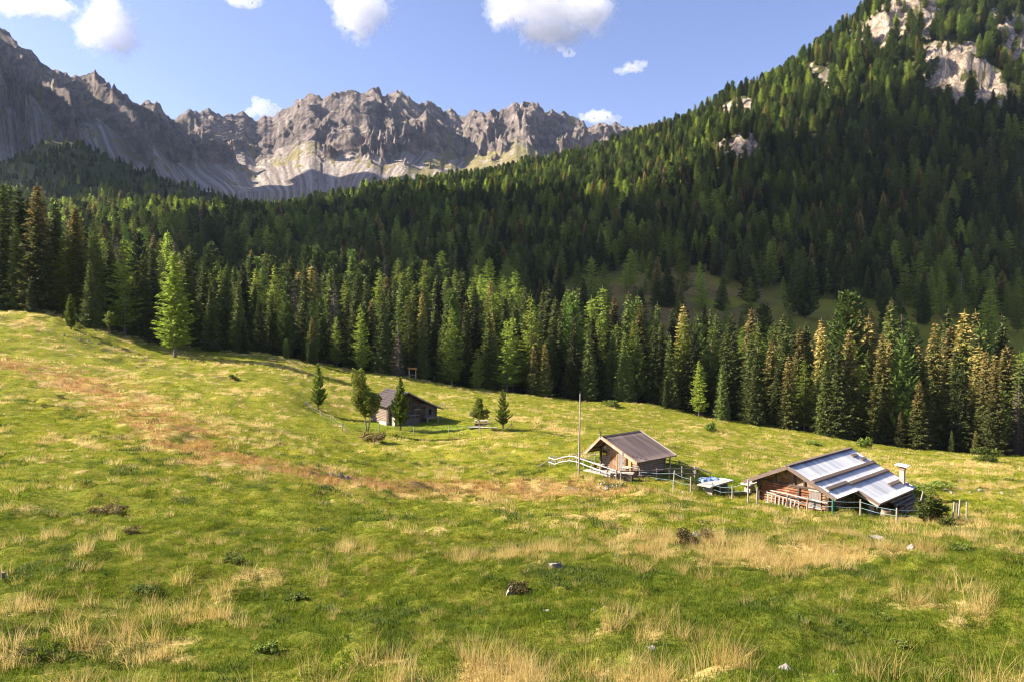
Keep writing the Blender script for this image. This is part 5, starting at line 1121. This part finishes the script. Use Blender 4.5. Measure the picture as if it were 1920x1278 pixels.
for y0, y1, sp, k0, kn, t0, tn, spt, pt_ in ((6, 32, .27, 0, 4, 0, 5, .30, 1.0), (32, 75, .50, 4, 3, 5, 3, .55, 1.0), (75, 200, 1.15, 7, 3, 8, 3, 1.2, .9)):
    x, y = patch(y0, y1, sp); s_ = straw(x, y); k = (rgx.random(len(x)) > s_ * .6) & ((seg_d(x, y, GULLY) > .7) | (rgx.random(len(x)) < .3)); x, y = x[k], y[k]
    gp_.append(np.stack([x, y, zat(x, y)], -1)); gr_.append(rgx.uniform(0, 6.28, len(x))); gs_.append(rgx.uniform(.7, 1.35, len(x)) * (1 + .5 * sst(.1, .5, fbm(x / 2, y / 2, 2, 66)))); gi_.append(np.where(lawn(x, y) > rgx.uniform(.2, .9, len(x)), 10 + rgx.integers(0, 3, len(x)), k0 + rgx.integers(0, kn, len(x))))
    x, y = patch(y0, y1, spt); s_ = straw(x, y); pr = sst(.34, .95, s_ + .28 * fbm(x / .9, y / .7, 2, 67)) * .62 * pt_ + (.06 if y0 < 30 else .03); k = rgx.random(len(x)) < pr; x, y, s_ = x[k], y[k], s_[k]
    tp_.append(np.stack([x, y, zat(x, y)], -1)); tr_.append(rgx.uniform(0, 6.28, len(x))); ts_.append(rgx.uniform(.5, 1.15, len(x)) * (.5 + .65 * s_) * (1.3 if y0 < 30 else 1.0)); ix = t0 + rgx.integers(0, tn, len(x)); nb_ = seg_d(x, y, BAND) < (1.8 + .04 * y) * rgx.uniform(.3, 1.6, len(x)); ix = np.where(nb_ & (y > 32), (11 if y0 < 75 else 13) + rgx.integers(0, 2, len(x)), ix); ti_.append(ix)
    if y0 < 75:
        x, y = patch(y0, y1, .5 if y0 < 30 else .8); pr = sst(.16, .42, fbm(x / 4.5, y / 3, 4, 61)) * .8 + .02; k = rgx.random(len(x)) < pr; x, y = x[k], y[k]
        dp_.append(np.stack([x, y, zat(x, y)], -1)); dr_.append(rgx.uniform(0, 6.28, len(x))); ds_.append(rgx.uniform(.6, 1.3, len(x)) * (1 if y0 < 30 else 1.7)); di_.append(rgx.integers(0, 4, len(x)))
def fin(name, a, r_, s_, i_, coll, lab):
    P_ = np.concatenate(a); r_ = np.concatenate(r_); print(name, len(P_)); tl = rgx.normal(0, .08, (len(P_), 2)); scatter(name, P_, np.stack([tl[:, 0], tl[:, 1], r_], -1), np.concatenate(s_), np.concatenate(i_), coll, lab)
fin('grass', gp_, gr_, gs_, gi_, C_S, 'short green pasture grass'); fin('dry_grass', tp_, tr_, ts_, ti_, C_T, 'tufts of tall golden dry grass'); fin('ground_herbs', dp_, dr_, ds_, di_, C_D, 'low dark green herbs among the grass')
# ---------------------------------------------------------------- clouds (volumes of droplets, kilometres away)
def cloud_mat(name, dens, wisp):
    m, N, L = newmat(name); v = N.new('ShaderNodeVolumePrincipled'); o = N.new('ShaderNodeOutputMaterial'); L.new(v.outputs[0], o.inputs['Volume'])
    v.inputs['Color'].default_value = (1, 1, 1, 1); v.inputs['Density'].default_value = dens; v.inputs['Anisotropy'].default_value = 0.0
    return m
M_CLOUD = cloud_mat('cloud_vapour', .0045, 0); M_VEIL = cloud_mat('cloud_fringe_vapour', .0020, 0); M_WISP = cloud_mat('thin_cloud_vapour', .0045, 0)
def blob_cloud(name, lumps, mat, label, voxel, amp, seed, group='clouds in the sky', kind=None):
    """lumps: (centre xyz, radii xyz)"""
    rg = np.random.default_rng(seed); import bmesh
    bm = bmesh.new()
    for c_, r_ in lumps:
        res = bmesh.ops.create_icosphere(bm, subdivisions=3, radius=1.0)
        for v in res['verts']: v.co = Vector((c_[0] + v.co.x * r_[0], c_[1] + v.co.y * r_[1], c_[2] + v.co.z * r_[2]))
    cen = sum((Vector(c_) for c_, r_ in lumps), Vector()) / len(lumps)
    me = bpy.data.meshes.new(name)
    for v in bm.verts: v.co -= cen
    bm.to_mesh(me); bm.free(); me.materials.append(mat); o = link(name, me, loc=cen)
    m = o.modifiers.new('remesh', 'REMESH'); m.mode = 'VOXEL'; m.voxel_size = voxel
    for k, (sz, st_) in enumerate(((voxel * 9, amp), (voxel * 4, amp * .55), (voxel * 1.9, amp * .3))):
        tx = bpy.data.textures.new(name + 't%d' % k, 'CLOUDS'); tx.noise_scale = sz; tx.noise_depth = 2
        d = o.modifiers.new('puff', 'DISPLACE'); d.texture = tx; d.strength = st_; d.mid_level = .5; d.texture_coords = 'GLOBAL'
    if kind: tag(o, label, kind=kind)
    else: tag(o, label, 'cloud', group)
    return o
def sky_cloud(px, py, Y, lumps, mat, label, seed, rough=1.0):
    """lumps in photo pixels around (px, py): (dx, dy, rx, ry)"""
    k = Y / F; L_ = []
    rg = np.random.default_rng(seed)
    for dx, dy, rx, ry in lumps:
        p = P3(px + dx, py + dy, Y); L_.append(((p[0], p[1] + rg.uniform(-.3, .3) * rx * k, p[2]), (rx * k, rx * k * .8, ry * k)))
        for j in range(9):
            a = rg.uniform(0, 6.28); q = rg.uniform(.22, .5)
            p2 = P3(px + dx + math.cos(a) * rx * .82, py + dy + math.sin(a) * ry * .82, Y); L_.append(((p2[0], p2[1] + rg.uniform(-.5, .5) * rx * k, p2[2]), (rx * k * q, rx * k * q, ry * k * q * 1.1)))
    w = max(l[2] for l in lumps) * k
    o = blob_cloud('cloud', L_, mat, label, w * .045, w * .42 * rough, seed)
    if mat is M_CLOUD:
        L2_ = [(c_, tuple(v * (1.38 if max(r_) > w * .5 else 1.9) for v in r_)) for c_, r_ in L_ if max(r_) > w * .5 or rg.random() < .5]
        c = blob_cloud('cloud_edge', L2_, M_VEIL, None, w * .05, w * 1.0 * rough, seed + 50); c.location = c.location - o.location; c.parent = o
        for k in ('category', 'group'):
            if k in c: del c[k]
    return o
sky_cloud(205, 45, 5200, [(0, -5, 34, 34), (-22, 22, 28, 24), (22, 28, 26, 22), (-5, -35, 22, 20), (8, 35, 22, 18)], M_CLOUD, 'bright white puffy cloud at the upper left, above the left mountain', 1)
sky_cloud(676, 22, 5400, [(0, 0, 36, 32), (-22, -8, 26, 22), (26, -4, 24, 26), (4, 26, 22, 18)], M_CLOUD, 'white puffy cloud touching the top edge above the central massif', 2)
sky_cloud(1035, 15, 5300, [(0, 4, 52, 26), (-62, -2, 44, 24), (62, 4, 44, 28), (-10, 34, 40, 22), (92, 2, 24, 20), (24, 52, 24, 12)], M_CLOUD, 'largest white cloud, stretched along the top edge right of the centre', 3)
sky_cloud(1183, 128, 6000, [(8, -2, 18, 8), (-16, 6, 16, 5), (22, -8, 9, 6)], M_WISP, 'small thin cloud wisp just left of the wooded hillside', 4, 1.3)
sky_cloud(1066, 100, 5600, [(0, 0, 12, 7), (-14, -8, 8, 5)], M_WISP, 'tiny faint cloud scrap hanging under the largest cloud', 5, 1.3)
sky_cloud(55, 5, 5600, [(0, 0, 60, 14), (-50, 6, 40, 12), (40, 10, 34, 9)], M_WISP, 'thin pale cloud streak in the top left corner', 6, 1.2)
sky_cloud(455, 0, 5600, [(0, 0, 30, 11), (18, 4, 20, 9)], M_WISP, 'thin cloud cut by the top edge between the two puffy clouds', 7, 1.2)
sky_cloud(495, 204, 7000, [(-4, -2, 18, 16), (22, 8, 18, 12), (-22, 8, 12, 10)], M_WISP, 'soft cloud peeping over the saddle left of the central massif', 8, 1.1)
sky_cloud(1122, 218, 7000, [(0, 0, 24, 10), (24, 6, 18, 8), (-22, 2, 14, 6)], M_WISP, 'soft low cloud behind the crest beside the wooded hillside', 9, 1.1)
# unseen blockers in cloud shape, added up-sun to shade the hillside, knob and basin
M_BLOCKER = plain_mat('shade_blocker_white', (.8, .8, .82), (.9, .9, .9), .004, 1.0, 0.0)
def shade_cloud(poly, alt, seed, label, y0=250, r0=48, step=46):
    pts = [hit(q[0], q[1], y0) if len(q) == 2 else Vector(P3(*q)) for q in poly]; k = [(p + TOSUN * ((alt - p.z) / TOSUN.z)) for p in pts]
    xs = [p.x for p in k]; ys = [p.y for p in k]; L_ = []; rg = np.random.default_rng(seed)
    def inside(x, y):
        c = False; j = len(k) - 1
        for i in range(len(k)):
            if (ys[i] > y) != (ys[j] > y) and x < (xs[j] - xs[i]) * (y - ys[i]) / (ys[j] - ys[i]) + xs[i]: c = not c
            j = i
        return c
    x = min(xs)
    while x < max(xs):
        y = min(ys)
        while y < max(ys):
            X_, Y_ = x + rg.uniform(-12, 12), y + rg.uniform(-12, 12)
            if inside(X_, Y_): r_ = rg.uniform(.75, 1.15) * r0; L_.append(((X_, Y_, alt + rg.uniform(-6, 14)), (r_, r_, r_ * .5)))
            y += step
        x += step
    print(label, len(L_), min(xs), max(xs), min(ys), max(ys))
    if L_: blob_cloud('cloud', L_, M_BLOCKER, label, 14, 34, seed)
hz = MB(); hz.box((-400, 1550, 400), (5400, 3400, 1060)); m, N, L = newmat('haze_air'); v = N.new('ShaderNodeVolumePrincipled'); o_ = N.new('ShaderNodeOutputMaterial'); L.new(v.outputs[0], o_.inputs['Volume'])
v.inputs['Color'].default_value = (.62, .75, 1.0, 1); v.inputs['Density'].default_value = .00003; v.inputs['Anisotropy'].default_value = .2; tag(hz.build('haze', m), 'thin blue mountain haze', kind='stuff')
shade_cloud([(300, 500), (400, 462), (460, 440), (560, 412), (700, 390), (860, 385), (1040, 390), (1200, 385), (1330, 372), (1420, 340), (1500, 300), (1640, 245), (1900, 205), (2100, 200), (2150, 600), (1900, 640), (1500, 625), (1200, 615), (960, 590), (760, 560), (600, 560), (420, 560), (300, 560)], 1060, 31, 'broad cloud-shaped blocker added out of view on the left to shade the hillside and valley')
shade_cloud([(20, 300), (80, 285), (170, 300), (230, 305), (330, 345), (430, 388), (420, 400), (300, 395), (200, 380), (60, 350)], 1120, 35, 'small cloud-shaped blocker added out of view on the left to shade the wooded knob', 500, 44, 44)
shade_cloud([(450, 385, 1700), (500, 358, 1800), (560, 335, 1880), (640, 322, 1900), (760, 326, 1830), (880, 332, 1720), (860, 360, 1620), (700, 375, 1600), (560, 390, 1600)], 1500, 33, 'small cloud-shaped blocker added out of view on the left to shade the scree basin', 1400, 60, 60)
